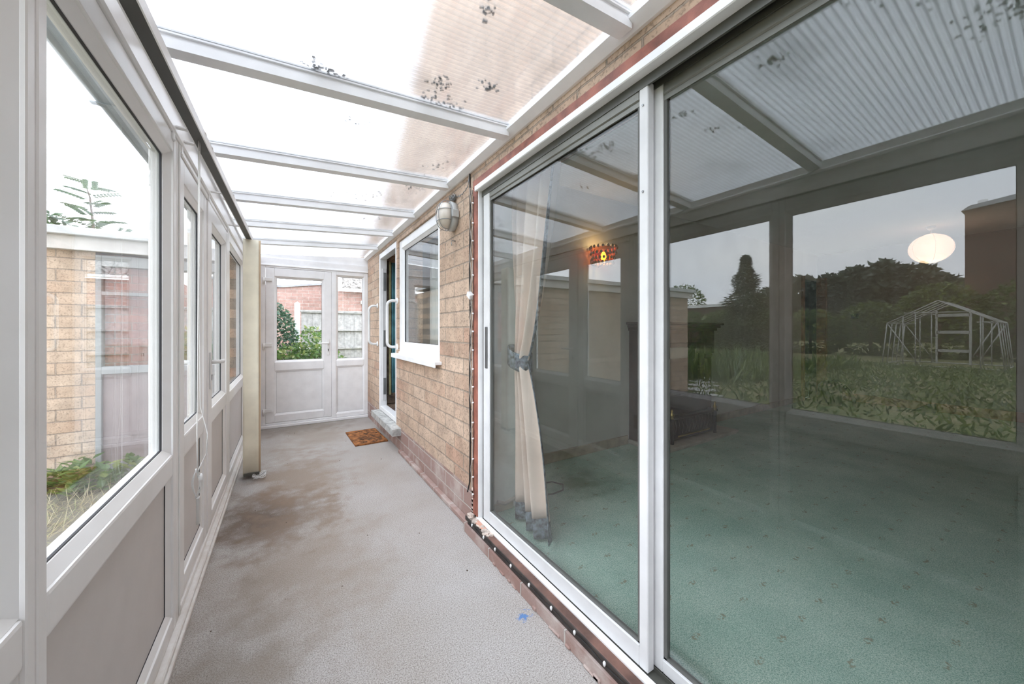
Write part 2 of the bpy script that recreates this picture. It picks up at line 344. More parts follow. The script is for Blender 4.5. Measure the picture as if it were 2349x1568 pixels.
# ------------------------------------------------------------------ mesh builder
class MB:
    def __init__(s, T=None):
        s.bm = bmesh.new(); s.T = T; s.mi = 0
    def _fin(s, verts, bevel=0.0, seg=1):
        if bevel > 0:
            es = list({e for v in verts for e in v.link_edges})
            r = bmesh.ops.bevel(s.bm, geom=es, offset=bevel, segments=seg, affect='EDGES', profile=0.6)
    def box(s, a, b, bevel=0.0, seg=1, rot=None, mi=0):
        a, b = V(a), V(b)
        c = (a + b) / 2; d = b - a
        tmp = bmesh.new(); bmesh.ops.create_cube(tmp, size=1.0)
        for v in tmp.verts: v.co = V((v.co.x * abs(d.x), v.co.y * abs(d.y), v.co.z * abs(d.z)))
        bv = min(bevel, 0.45 * min(abs(d.x), abs(d.y), abs(d.z)))
        if bv > 0: bmesh.ops.bevel(tmp, geom=tmp.edges[:], offset=bv, segments=seg, affect='EDGES', profile=0.6)
        R = rot if rot is not None else Matrix.Identity(3)
        s._merge(tmp, lambda p: R @ p + c, mi)
        return s
    def _merge(s, tmp, f, mi=0):
        m = {}
        for v in tmp.verts:
            p = f(v.co)
            if s.T: p = V(s.T(*p))
            m[v] = s.bm.verts.new(p)
        for fc in tmp.faces:
            try:
                nf = s.bm.faces.new([m[v] for v in fc.verts]); nf.material_index = mi; nf.smooth = fc.smooth
            except ValueError: pass
        tmp.free()
    def tube(s, pts, r, n=8, cap=True, mi=0, rs=None, closed=False):
        pts = [V(p) for p in pts]
        if s.T: pts = [V(s.T(*p)) for p in pts]
        rings = []
        up = V((0.13, 0.21, 0.97)).normalized(); N = len(pts)
        for i, p in enumerate(pts):
            if closed: d = pts[(i + 1) % N] - pts[i - 1]
            elif i == 0: d = pts[1] - pts[0]
            elif i == N - 1: d = pts[-1] - pts[-2]
            else: d = pts[i + 1] - pts[i - 1]
            d.normalize()
            x = d.cross(up)
            if x.length < 1e-3: x = d.cross(V((1, 0, 0)))
            x.normalize(); y = d.cross(x); up = -y if False else up
            rr = rs[i] if rs else r
            rings.append([s.bm.verts.new(p + x * rr * math.cos(2 * PI * k / n) + y * rr * math.sin(2 * PI * k / n)) for k in range(n)])
        m = N if closed else N - 1
        for i in range(m):
            A, B = rings[i], rings[(i + 1) % N]
            for k in range(n):
                f = s.bm.faces.new([A[k], A[(k + 1) % n], B[(k + 1) % n], B[k]]); f.smooth = True; f.material_index = mi
        if cap and not closed:
            for R_ in (rings[0][::-1], rings[-1]):
                f = s.bm.faces.new(R_); f.material_index = mi
        return s
    def lathe(s, prof, c=(0, 0, 0), axis='z', n=24, mi=0, sx=1.0, sy=1.0):
        c = V(c); rings = []
        for r, h in prof:
            ring = []
            for k in range(n):
                a = 2 * PI * k / n; u, w = r * math.cos(a) * sx, r * math.sin(a) * sy
                p = {'z': V((u, w, h)), 'x': V((h, u, w)), 'y': V((u, h, w))}[axis] + c
                if s.T: p = V(s.T(*p))
                ring.append(s.bm.verts.new(p))
            rings.append(ring)
        for A, B in zip(rings, rings[1:]):
            for k in range(n):
                f = s.bm.faces.new([A[k], A[(k + 1) % n], B[(k + 1) % n], B[k]]); f.smooth = True; f.material_index = mi
        for R_ in (rings[0][::-1], rings[-1]):
            try: f = s.bm.faces.new(R_); f.material_index = mi
            except ValueError: pass
        return s
    def grid(s, fn, nu, nv, thick=0.0, mi=0, smooth=True):
        vs = [[s.bm.verts.new(V(fn(i / nu, j / nv))) for j in range(nv + 1)] for i in range(nu + 1)]
        for i in range(nu):
            for j in range(nv):
                f = s.bm.faces.new([vs[i][j], vs[i + 1][j], vs[i + 1][j + 1], vs[i][j + 1]]); f.smooth = smooth; f.material_index = mi
        return s
    def prism(s, poly, ext, mi=0):
        """poly: list of 3D points (planar), ext: extrusion vector"""
        A = [V(p) for p in poly]; B = [p + V(ext) for p in A]
        if s.T: A = [V(s.T(*p)) for p in A]; B = [V(s.T(*p)) for p in B]
        a = [s.bm.verts.new(p) for p in A]; b = [s.bm.verts.new(p) for p in B]; n = len(a)
        for k in range(n):
            f = s.bm.faces.new([a[k], a[(k + 1) % n], b[(k + 1) % n], b[k]]); f.material_index = mi
        s.bm.faces.new(a[::-1]).material_index = mi; s.bm.faces.new(b).material_index = mi
        return s
    def leaf(s, p, d, up, L, w, mi=0):
        d = d.normalized(); sd = d.cross(up)
        if sd.length < 1e-3: sd = V((1, 0, 0))
        sd.normalize(); nn = sd.cross(d)
        a = p; b = p + d * L * 0.45 + sd * w * 0.5 + nn * w * 0.12; c = p + d * L; e = p + d * L * 0.45 - sd * w * 0.5 + nn * w * 0.12
        va, vb, vc, ve = (s.bm.verts.new(q) for q in (a, b, c, e))
        s.bm.faces.new([va, vb, vc]).material_index = mi; s.bm.faces.new([va, vc, ve]).material_index = mi
    def out(s, name, mats, parent=None, kind=None, solid=0.0):
        bmesh.ops.recalc_face_normals(s.bm, faces=s.bm.faces) if len(s.bm.faces) < 60000 else None
        me = bpy.data.meshes.new(name); s.bm.to_mesh(me); s.bm.free()
        for m in (mats if isinstance(mats, (list, tuple)) else [mats]): me.materials.append(M[m] if isinstance(m, str) else m)
        o = bpy.data.objects.new(name, me); C.objects.link(o)
        if parent is not None:
            o.parent = parent
            w = root_loc(parent)
            o.matrix_parent_inverse = Matrix.Translation(-w)
        if kind: o['kind'] = kind
        if solid:
            md = o.modifiers.new('thickness', 'SOLIDIFY'); md.thickness = solid; md.offset = 0
        return o

def root_loc(p):
    w = V((0, 0, 0))
    # meshes sit at their own origin in world space, only roots carry a location
    if p.type == 'EMPTY': w = V(p.location)
    return w

def tag(o, label, cat, group=None, kind=None):
    o['label'] = label; o['category'] = cat
    if group: o['group'] = group
    if kind: o['kind'] = kind
    return o

def thing(name, label, cat, loc=(0, 0, 0), group=None, kind=None):
    o = bpy.data.objects.new(name, None); C.objects.link(o); o.location = loc; o.empty_display_size = 0.05
    return tag(o, label, cat, group, kind)

def struct_root(name, label, cat, loc=(0, 0, 0)):
    return thing(name, label, cat, loc, kind='structure')

def copy_tree(o, off, label=None):
    def cp(q, par):
        c = q.copy(); C.objects.link(c)
        if par is not None: c.parent = par
        for ch in [x for x in C.objects if x.parent is q]: cp(ch, c)
        return c
    r = cp(o, None); r.location = V(o.location) + V(off)
    if label: r['label'] = label
    return r

# ------------------------------------------------------------------ generic glazed unit  (u along wall, n towards the room, z up)
def glazed(T, root, u0, u1, z0, z1, w, gz0, gz1, pz0=None, pz1=None, depth=0.07, face=0.035, mat='upvc', gl='glass', wl=None, wr=None, wt=None, panel='upvc_panel'):
    """outer frame u0..u1,z0..z1 ; glass u0+w..u1-w, gz0..gz1 ; lower infill pz0..pz1"""
    wl = w if wl is None else wl; wr = w if wr is None else wr
    a, b = u0 + wl, u1 - wr
    n0, n1 = face - depth, face
    f = MB(T)
    f.box((u0, n0, z0), (a, n1, z1), 0.006, 2); f.box((b, n0, z0), (u1, n1, z1), 0.006, 2)
    f.box((a, n0, gz1), (b, n1 - 0.001, z1), 0.005, 2)
    lo = gz0 if pz0 is None else pz1
    if pz0 is not None:
        f.box((a, n0, pz1), (b, n1 - 0.001, gz0), 0.008, 2)
        f.box((a, n0, z0), (b, n1 - 0.001, pz0), 0.006, 2)
    else:
        f.box((a, n0, z0), (b, n1 - 0.001, gz0), 0.006, 2)
    f.out('frame', mat, root)
    def ring(c0, c1, d0, d1, bw, nn0, nn1, bev):
        m = MB(T)
        m.box((c0, nn0, d0), (c0 + bw, nn1, d1), bev, 2); m.box((c1 - bw, nn0, d0), (c1, nn1, d1), bev, 2)
        m.box((c0 + bw, nn0, d0), (c1 - bw, nn1, d0 + bw), bev, 2); m.box((c0 + bw, nn0, d1 - bw), (c1 - bw, nn1, d1), bev, 2)
        return m
    def slope_ring(c0, c1, d0, d1, bw, nb, nf):
        m = MB(T); q = lambda u, n, z: m.bm.verts.new(V(T(u, n, z)))
        Of = [q(c0, nf, d0), q(c1, nf, d0), q(c1, nf, d1), q(c0, nf, d1)]; Ob = [q(c0, nb, d0), q(c1, nb, d0), q(c1, nb, d1), q(c0, nb, d1)]
        If = [q(c0 + bw, nb + 0.006, d0 + bw), q(c1 - bw, nb + 0.006, d0 + bw), q(c1 - bw, nb + 0.006, d1 - bw), q(c0 + bw, nb + 0.006, d1 - bw)]
        Ib = [q(c0 + bw, nb, d0 + bw), q(c1 - bw, nb, d0 + bw), q(c1 - bw, nb, d1 - bw), q(c0 + bw, nb, d1 - bw)]
        for X, Y in ((Of, If), (If, Ib), (Ib, Ob), (Ob, Of)):
            for k in range(4): m.bm.faces.new([X[k], X[(k + 1) % 4], Y[(k + 1) % 4], Y[k]])
        return m
    slope_ring(a, b, gz0, gz1, 0.023, 0.003, face - 0.007).out('glazing_bead', mat, root)
    ring(a + 0.018, b - 0.018, gz0 + 0.018, gz1 - 0.018, 0.0075, 0.000, 0.006, 0).out('gasket', 'gasket', root)
    ring(a - 0.001, b + 0.001, gz0 - 0.001, gz1 + 0.001, 0.014, -face + 0.002, -0.008, 0.004).out('outer_bead', mat, root)
    p = MB(T); p.box((a + 0.004, -0.006, gz0 + 0.004), (b - 0.004, 0.002, gz1 - 0.004)); p.out('pane', gl, root)
    if pz0 is not None:
        q = MB(T); q.box((a - 0.004, -0.008, pz0 - 0.004), (b + 0.004, 0.012, pz1 + 0.004)); q.out('infill_panel', panel, root)
        slope_ring(a, b, pz0, pz1, 0.020, 0.010, face - 0.008).out('panel_bead', mat, root)
        ring(a + 0.017, b - 0.017, pz0 + 0.017, pz1 - 0.017, 0.004, 0.011, 0.0145, 0).out('panel_gasket', 'gasket', root)

def lever(T, root, u, z, dirn, n=0.035, plate=True, sgn=1):
    h = MB(T)
    if plate: h.box((u - 0.015, n, z - 0.155), (u + 0.015, n + sgn * 0.009, z + 0.055), 0.004, 2)
    h.tube([(u, n, z), (u, n + sgn * 0.045, z), (u + dirn * 0.015, n + sgn * 0.055, z), (u + dirn * 0.06, n + sgn * 0.056, z + 0.003), (u + dirn * 0.115, n + sgn * 0.050, z)], 0.01, 8, rs=[0.011, 0.011, 0.011, 0.0095, 0.008])
    o = h.out('handle', 'plastic', root)
    k = MB(T); k.box((u - 0.004, n + sgn * 0.008, z - 0.105), (u + 0.004, n + sgn * 0.0105, z - 0.08)); k.lathe([(0.006, 0.0), (0.006, 0.003)], (u, n + sgn * 0.008, z - 0.078), 'y', 10)
    ko = k.out('keyhole', 'gasket', o)
    ko.matrix_parent_inverse = Matrix.Translation((0, 0, 0))
    return o

# ================================================================== STRUCTURE
XR, XL = 0.97, -0.40
def S_(o, label, cat): return tag(o, label, cat, kind='structure')

fl = MB(); fl.box((-0.44, -2.3, -0.12), (1.0, 5.42, 0.0)); S_(fl.out('floor', 'floor'), 'grey speckled screed floor of the lean-to with brown stains', 'floor')
# right-hand brick wall of the house, pieces round the openings
w = MB()
T_ = 1.24
for (y0, y1, z0, z1) in ((1.97, 2.56, 0, 2.3), (2.56, 3.74, 0, 0.95), (2.56, 3.74, 2.10, 2.3), (3.74, 3.80, 0, 2.3), (3.80, 4.64, 0, 0.15), (3.80, 4.64, 2.13, 2.3),
                         (4.64, 5.45, 0, 2.3), (-0.55, 1.97, 2.085, 2.3), (-2.3, -0.55, 0, 2.3)):
    w.box((XR, y0, z0), (T_ - 0.012, y1, z1))
w.prism([(XR, -7.0, 2.3), (XR, 6.9, 2.3), (XR, 6.9, 2.45), (XR, 1.0, 6.4), (XR, -7.0, 2.45)], (0.25, 0, 0))
S_(w.out('wall_right', 'brick'), 'tan brick house wall with reddish plinth courses along the lean-to', 'wall')
# brick plinth ledge under the patio door
pl = MB(); pl.box((0.905, -0.55, 0), (1.02, 1.99, 0.052)); pl.box((0.935, 1.99, 0), (XR, 3.6, 0.03), 0.004)
for k in range(24):
    y = -0.5 + 2.4 * random.random(); a = random.uniform(0.01, 0.03)
    pl.box((0.899, y, 0), (0.93, y + a * 1.6, random.uniform(0.004, 0.016)), 0.003)
S_(pl.out('trim_1', 'brick'), 'worn brick and mortar ledge at the foot of the patio doors', 'ledge')

# ---- roof: glazing bars, sheets, beams
def roof_z(x): return 2.125 + 0.063 * (x + 0.4)
ce = struct_root('ceiling', 'sloping translucent ribbed polycarbonate roof with white glazing bars', 'roof', (0.3, 1.5, 2.16))
bars = [-2.25, -1.5, -0.76, 0.03, 0.80, 1.55, 2.33, 3.08, 3.80, 4.53]
for y in bars:
    b = MB()
    x0, x1 = -0.535, XR - 0.035
    for (hw, za, zb) in ((0.030, -0.006, 0.0), (0.022, -0.022, -0.004), (0.027, -0.050, -0.020), (0.026, 0.010, 0.024)):
        b.prism([(x0, y - hw, roof_z(x0) + za), (x0, y + hw, roof_z(x0) + za), (x0, y + hw, roof_z(x0) + zb), (x0, y - hw, roof_z(x0) + zb)], (x1 - x0, 0, roof_z(x1) - roof_z(x0)))
    b.out('glazing_bar', 'alu_white', ce)
ys = bars + [5.36]
for y0, y1 in zip(ys, ys[1:]):
    b = MB(); x0, x1 = -0.575, XR - 0.01
    b.prism([(x0, y0 + 0.008, roof_z(x0)), (x0, y1 - 0.008, roof_z(x0)), (x0, y1 - 0.008, roof_z(x0) + 0.010), (x0, y0 + 0.008, roof_z(x0) + 0.010)], (x1 - x0, 0, roof_z(x1) - roof_z(x0)))
    b.out('roof_sheet', 'poly', ce)
b = MB()   # white wall flashing profile along the brick
b.prism([(XR, -2.3, 2.165), (XR - 0.012, -2.3, 2.165), (XR - 0.05, -2.3, 2.185), (XR - 0.05, -2.3, 2.198), (XR - 0.035, -2.3, 2.204), (XR - 0.035, -2.3, 2.235), (XR, -2.3, 2.235)], (0, 7.65, 0))
b.out('wall_flashing', 'upvc_end', ce)
b = MB()   # eaves beam
b.box((-0.445, -2.3, 1.955), (-0.355, 5.36, 2.07), 0.006); b.box((-0.43, -2.3, 2.07), (-0.385, 5.36, 2.118)); b.box((-0.352, -2.3, 2.045), (-0.345, 5.36, 2.06))
b.out('eaves_beam', 'upvc', ce)
g = MB()
def gut(u, v):
    a = PI + PI * u
    return (-0.585 + 0.042 * math.cos(a), -2.35 + v * 7.05, 2.108 + 0.040 * math.sin(a))
g.grid(gut, 10, 1); gutter = g.out('gutter', 'gutter', ce, solid=0.004)
b = MB()
for y in (-2.0, -1.2, -0.4, 0.4, 1.2, 2.0, 2.8, 3.6, 4.4): b.box((-0.628, y, 2.063), (-0.54, y + 0.025, 2.068)); b.box((-0.54, y, 2.063), (-0.536, y + 0.025, 2.10))
b.out('gutter_bracket', 'gutter', ce)

# ---- left wall of uPVC units
TL = lambda u, n, z: (XL + n, u, z)
def unit_root(name, label, cat, y): return struct_root(name, label, cat, (XL, y, 0.04))
ZT = 1.955
r = unit_root('window_1', 'white framed window with pale lower panel cut by the left picture edge', 'window', 0.0)
glazed(TL, r, -0.95, 0.10, 0.04, ZT, 0.075, 0.725, 1.88, 0.10, 0.64, wr=0.03)
r = unit_root('window_2', 'white framed window nearest the camera whose pane edge shows at far left', 'window', 0.5)
glazed(TL, r, 0.102, 0.966, 0.04, ZT, 0.03, 0.725, 1.885, 0.10, 0.64)
r = unit_root('window_3', 'large white framed window showing the garage wall, grey panel below', 'window', 1.5)
glazed(TL, r, 0.968, 1.915, 0.04, ZT, 0.06, 0.725, 1.885, 0.10, 0.64, wl=0.035, wr=0.045)
b = MB(TL); b.box((1.915, -0.035, 0.04), (1.985, 0.035, ZT), 0.006, 2); b.box((1.945, 0.034, 0.05), (1.955, 0.040, 1.95), 0.003)
S_(b.out('trim_2', 'upvc'), 'white upright post between the large window and first glazed door', 'post')
r = unit_root('door_1', 'white half-glazed door, first leaf of the pair in the left wall', 'door', 2.3)
glazed(TL, r, 1.99, 2.595, 0.075, 1.925, 0.075, 0.745, 1.835, 0.145, 0.655, face=0.030, wl=0.085)
for z in (0.35, 1.0, 1.6):
    h = MB(TL); h.tube([(1.985, -0.05, z - 0.05), (1.985, -0.05, z + 0.05)], 0.012, 8); h.box((1.975, -0.05, z - 0.04), (2.04, -0.034, z + 0.04), 0.004); h.out('hinge', 'plastic', r)
r = unit_root('door_2', 'white half-glazed door with lever handle, second leaf of the left pair', 'door', 3.0)
glazed(TL, r, 2.605, 3.425, 0.075, 1.925, 0.085, 0.745, 1.835, 0.145, 0.655, face=0.035, wl=0.12)
lever(TL, r, 2.655, 1.02, 1, 0.035); lever(TL, r, 2.655, 1.02, 1, -0.035, sgn=-1)
b = MB(TL); b.box((1.985, -0.035, 1.93), (3.43, 0.035, ZT), 0.004); b.box((1.985, -0.035, 0.04), (3.43, 0.035, 0.07), 0.004); b.box((2.597, 0.01, 0.08), (2.603, 0.02, 1.92), mi=0)
S_(b.out('trim_3', 'upvc'), 'white head and threshold of the double doors in the left wall', 'door frame')
r = unit_root('window_4', 'narrow far white framed window beside the gathered blind', 'window', 4.0)
glazed(TL, r, 3.432, 4.74, 0.04, ZT, 0.075, 0.725, 1.885, 0.10, 0.64, wl=0.09)
b = MB(); b.box((-0.43, -2.3, 0.0), (-0.345, 4.74, 0.04), 0.004); b.box((-0.347, -2.3, 0.0), (-0.335, 4.74, 0.022), 0.003)
S_(b.out('trim_4', 'upvc'), 'grimy white sill running along the floor under the left windows', 'sill')
b = MB(); b.box((-0.55, 4.74, -0.15), (-0.30, 5.42, 2.10)); b.box((-0.44, -2.3, 0), (-0.36, -0.95, 2.0)); 
S_(b.out('wall_left', 'brick'), 'narrow brown brick pier at the far end of the left wall', 'wall')
b = MB(); b.box((-0.44, -2.40, 0), (1.0, -2.3, 2.2)); S_(b.out('wall_back', 'plaster'), 'plain end wall of the lean-to behind the photographer', 'wall')

# ---- end wall: door and side light
TE = lambda u, n, z: (u, 5.35 - n, z)
r = struct_root('door_3', 'white half-glazed end door with three hinges and lever handle', 'door', (0.15, 5.35, 0.04))
glazed(TE, r, -0.205, 0.515, 0.065, 1.965, 0.09, 0.805, 1.865, 0.155, 0.70, mat='upvc_end', panel='upvc_end')
lever(TE, r, 0.475, 1.03, -1)
for z in (0.22, 1.02, 1.82):
    h = MB(TE); h.box((-0.235, 0.034, z - 0.022), (-0.14, 0.055, z + 0.022), 0.006, 2); h.tube([(-0.225, 0.05, z - 0.06), (-0.225, 0.05, z + 0.02)], 0.011, 8); h.out('hinge', 'plastic', r)
r = struct_root('window_5', 'narrow white framed side light right of the end door', 'window', (0.75, 5.35, 0.04))
glazed(TE, r, 0.5155, 0.97, 0.04, 1.985, 0.05, 0.80, 1.935, 0.09, 0.72, mat='upvc_end', panel='upvc_end', wl=0.055, wr=0.05)
b = MB(TE); b.box((-0.30, -0.035, 0.04), (-0.208, 0.035, 1.99), 0.004); b.box((-0.208, -0.035, 1.967), (0.525, 0.035, 1.99), 0.003); b.box((-0.208, -0.035, 0.04), (0.525, 0.035, 0.062), 0.003)
b.box((-0.30, -0.04, 0.0), (0.97, 0.06, 0.038), 0.006)
S_(b.out('trim_5', 'upvc_end'), 'white frame and worn threshold round the end door', 'door frame')
b = MB(); zz = lambda x: roof_z(x) + 0.0
b.prism([(-0.40, 5.33, 1.992), (XR, 5.33, 1.992), (XR, 5.33, 2.203), (-0.40, 5.33, 2.118)], (0, 0.05, 0))
b.prism([(-0.40, 5.318, 1.992), (XR, 5.318, 1.992), (XR, 5.318, 2.085), (-0.40, 5.318, 2.085)], (0, 0.02, 0))
b.box((-0.30, 5.305, 1.988), (XR, 5.33, 2.006), 0.003)
S_(b.out('wall_end', 'upvc_end'), 'white boarded gable infill above the end door', 'wall')

# ---- kitchen window and back door in the brick wall
TR = lambda u, n, z: (1.02 - n, u, z)
r = struct_root('window_6', 'white framed kitchen window with projecting sill in the brick wall', 'window', (1.0, 3.2, 0.95))
glazed(TR, r, 2.562, 3.738, 0.985, 2.098, 0.075, 1.06, 2.02, mat='upvc_end')
b = MB(); b.box((0.915, 2.52, 0.945), (1.05, 3.80, 0.968), 0.004, 2); b.box((0.915, 2.52, 0.925), (0.925, 3.80, 0.95), 0.003); b.box((0.975, 2.565, 0.962), (1.05, 3.735, 0.986), 0.003)
b.out('sill', 'upvc_end', r)
r = struct_root('door_4', 'white frame of the open back door next to the grab rails', 'door', (1.0, 4.2, 0.16))
b = MB(TR); b.box((3.802, -0.035, 0.23), (3.865, 0.045, 2.13), 0.005, 2); b.box((4.575, -0.035, 0.23), (4.638, 0.045, 2.13), 0.005, 2)
b.box((3.865, -0.035, 2.065), (4.575, 0.044, 2.13), 0.005, 2); b.box((3.865, -0.035, 0.235), (4.575, 0.045, 0.285), 0.006, 2)
b.out('frame', 'upvc_end', r)
b = MB(TR); b.box((4.560, -0.025, 0.35), (4.575, 0.02, 1.95), 0.002); b.out('lock_keep', 'alu', r)
for (za, zb) in ((0.42, 0.62), (1.0, 1.2), (1.68, 1.9)):
    b = MB(TR); b.box((4.553, -0.02, za), (4.561, 0.012, zb), 0.002); b.out('keep_plate', 'wire', r)
st = MB(); st.box((0.885, 3.62, 0.155), (1.12, 4.66, 0.228), 0.006, 2)
S_(st.out('trim_6', 'step'), 'grey concrete step under the back door', 'step')

# ---- house interior shells
hs = MB()
hs.box((T_, 2.43, 0.0), (7.0, 2.55, 2.5)); hs.box((7.0, 2.43, 2.02), (7.58, 2.55, 2.5)); hs.box((T_ - 0.01, 1.97, 0.0), (T_ + 0.012, 2.43, 2.5))
hs.box((T_ - 0.01, -0.55, 2.08), (T_ + 0.012, 1.97, 2.5)); hs.box((T_ - 0.01, -3.0, 0.0), (T_ + 0.012, -0.55, 2.5))
S_(hs.out('wall_north', 'plaster'), 'pale plastered lounge walls beside the patio doors', 'wall')
b = MB(); b.box((1.075, 1.945, 0.08), (T_ + 0.012, 1.972, 2.08), 0.003); S_(b.out('trim_8', simple('white_reveal_paint', (0.88, 0.88, 0.86), 0.5)), 'white painted reveal lining left of the curtain', 'door lining')
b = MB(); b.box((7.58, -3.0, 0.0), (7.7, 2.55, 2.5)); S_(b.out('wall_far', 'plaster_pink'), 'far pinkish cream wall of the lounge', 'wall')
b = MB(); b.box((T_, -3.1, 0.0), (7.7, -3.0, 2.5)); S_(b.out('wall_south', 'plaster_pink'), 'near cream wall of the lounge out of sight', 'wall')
b = MB(); b.box((1.01, -3.0, -0.02), (7.6, 2.5, 0.08)); S_(b.out('floor_lounge', 'carpet'), 'green carpet with small ochre sprigs in the lounge', 'carpet')
b = MB(); b.box((T_, -3.0, 2.45), (7.6, 2.5, 2.52)); S_(b.out('ceiling_lounge', 'ceiling'), 'white lounge ceiling above the paper lantern', 'ceiling')
b = MB(); b.box((T_ + 0.012, 2.412, 0.08), (2.86, 2.43, 0.165), 0.003); b.box((4.16, 2.412, 0.08), (6.95, 2.43, 0.165), 0.003); b.box((1.08, 1.93, 0.08), (1.22, 1.945, 0.13), 0.003)
S_(b.out('baseboard_north', 'skirting'), 'bare pine skirting along the fireplace wall', 'skirting board')
b = MB(); b.box((7.565, -3.0, 0.08), (7.58, 2.34, 0.20), 0.003); S_(b.out('baseboard_far', 'skirting_wood'), 'orange-brown skirting along the far lounge wall', 'skirting board')
b = MB(); b.box((6.93, 2.40, 0.08), (7.0, 2.56, 2.06), 0.004); b.box((7.52, 2.30, 0.08), (7.58, 2.43, 2.06), 0.004)
S_(b.out('trim_7', 'skirting_wood'), 'orange timber frame of the dark doorway in the lounge corner', 'door frame')
# dark hall behind the doorway and kitchen shell
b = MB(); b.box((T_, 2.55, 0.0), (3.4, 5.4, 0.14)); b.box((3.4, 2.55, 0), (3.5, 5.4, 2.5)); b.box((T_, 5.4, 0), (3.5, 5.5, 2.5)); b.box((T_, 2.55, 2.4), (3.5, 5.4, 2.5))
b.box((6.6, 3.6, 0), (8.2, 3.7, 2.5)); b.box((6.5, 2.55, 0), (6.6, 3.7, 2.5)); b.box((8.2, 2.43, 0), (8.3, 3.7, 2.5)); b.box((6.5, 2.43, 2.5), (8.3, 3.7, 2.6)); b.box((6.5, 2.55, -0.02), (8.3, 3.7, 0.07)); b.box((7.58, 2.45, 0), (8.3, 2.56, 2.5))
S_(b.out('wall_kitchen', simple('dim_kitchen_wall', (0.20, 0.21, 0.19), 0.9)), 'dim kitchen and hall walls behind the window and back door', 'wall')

# ================================================================== PATIO DOOR
t = thing('patio_door', 'aluminium sliding patio doors in a red timber surround facing the lean-to', 'patio door', (1.0, 0.8, 0.05))
b = MB(); b.box((0.955, -0.55, 2.048), (1.0, 1.972, 2.095), 0.003); b.box((0.955, 1.915, 0.10), (1.06, 1.972, 2.05), 0.003)
b.out('timber_surround', 'timber_red', t)
b = MB(); b.box((0.918, -0.55, 0.05), (1.05, 1.75, 0.088), 0.006, 2); b.out('timber_sill', 'timber_sill', t)
b = MB(); b.box((0.916, -0.55, 0.052), (0.9185, 1.96, 0.066)); b.box((0.914, -0.55, 0.066), (0.9185, 1.99, 0.090), 0.001); b.out('damp_strip', 'dpc', t)
b = MB(); b.box((0.945, -0.55, 2.018), (1.065, 1.93, 2.05), 0.003); b.box((0.962, 1.905, 0.09), (0.99, 1.916, 2.02), 0.001); b.box((0.956, -0.55, 0.086), (0.982, 1.93, 0.097), 0.002)
b.out('white_trim', 'alu_white', t)
b = MB()
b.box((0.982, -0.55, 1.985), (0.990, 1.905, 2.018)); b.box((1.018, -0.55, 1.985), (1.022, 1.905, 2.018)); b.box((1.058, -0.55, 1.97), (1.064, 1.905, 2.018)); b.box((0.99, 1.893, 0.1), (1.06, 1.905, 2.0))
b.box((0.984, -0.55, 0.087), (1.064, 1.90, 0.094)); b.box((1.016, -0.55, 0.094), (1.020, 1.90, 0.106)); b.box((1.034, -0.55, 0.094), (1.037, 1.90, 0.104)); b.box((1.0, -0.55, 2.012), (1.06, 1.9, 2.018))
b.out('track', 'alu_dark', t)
M['rail_dark'] = simple('dark_top_rail', (0.20, 0.20, 0.175), 0.4, 0.3); M['rubber_grey'] = simple('grey_rubber', (0.12, 0.12, 0.11), 0.6)  # top rail in a darker grey than the other panel members
def slide(x, y0, y1, z0, z1, st, sb, strl):
    f = MB()
    f.box((x - 0.016, y1 - st, z0), (x + 0.016, y1, z1), 0.003); f.box((x - 0.016, y0, z0), (x + 0.016, y0 + strl, z1), 0.003)
    f.box((x - 0.015, y0 + strl, z0), (x + 0.015, y1 - st, z0 + sb), 0.002)
    f.box((x - 0.0165, y0 + strl, z0 + sb - 0.004), (x + 0.0165, y1 - st, z0 + sb + 0.003), 0.001)
    so = f.out('sliding_panel', 'alu', t)
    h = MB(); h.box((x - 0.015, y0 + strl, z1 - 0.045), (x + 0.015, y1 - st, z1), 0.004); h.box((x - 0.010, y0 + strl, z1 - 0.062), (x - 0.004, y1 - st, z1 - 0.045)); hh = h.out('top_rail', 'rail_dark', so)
    q = MB()
    for (ya, yb, za, zb) in ((y0 + strl - 0.002, y1 - st + 0.002, z0 + sb, z0 + sb + 0.009), (y1 - st - 0.010, y1 - st + 0.001, z0 + sb, z1 - 0.05), (y0 + strl - 0.001, y0 + strl + 0.01, z0 + sb, z1 - 0.05)):
        q.box((x - 0.009, ya, za), (x + 0.009, yb, zb))
    q.out('gasket', 'rubber_grey', so)
    p = MB(); p.box((x - 0.002, y0 + strl - 0.004, z0 + sb - 0.004), (x + 0.002, y1 - st + 0.004, z1 - 0.04)); p.out('pane', 'slider_glass', so)
    return so
left_panel = slide(1.000, 0.752, 1.890, 0.097, 2.000, 0.072, 0.066, 0.034)
slide(1.042, -0.55, 0.79, 0.100, 2.000, 0.062, 0.040, 0.06)
b = MB(); b.box((0.978, 1.835, 0.98), (0.985, 1.862, 1.22), 0.003); b.box((0.9775, 1.842, 1.03), (0.9795, 1.856, 1.13)); b.out('flush_pull', simple('dark_flush_pull', (0.12, 0.12, 0.12), 0.5, 0.3), left_panel)
b = MB()
for z in (1.93, 1.65): b.lathe([(0.004, -0.002), (0.004, 0.0)], (0.983, 0.77, z), 'x', 8)
b.out('screw', 'wire', left_panel)
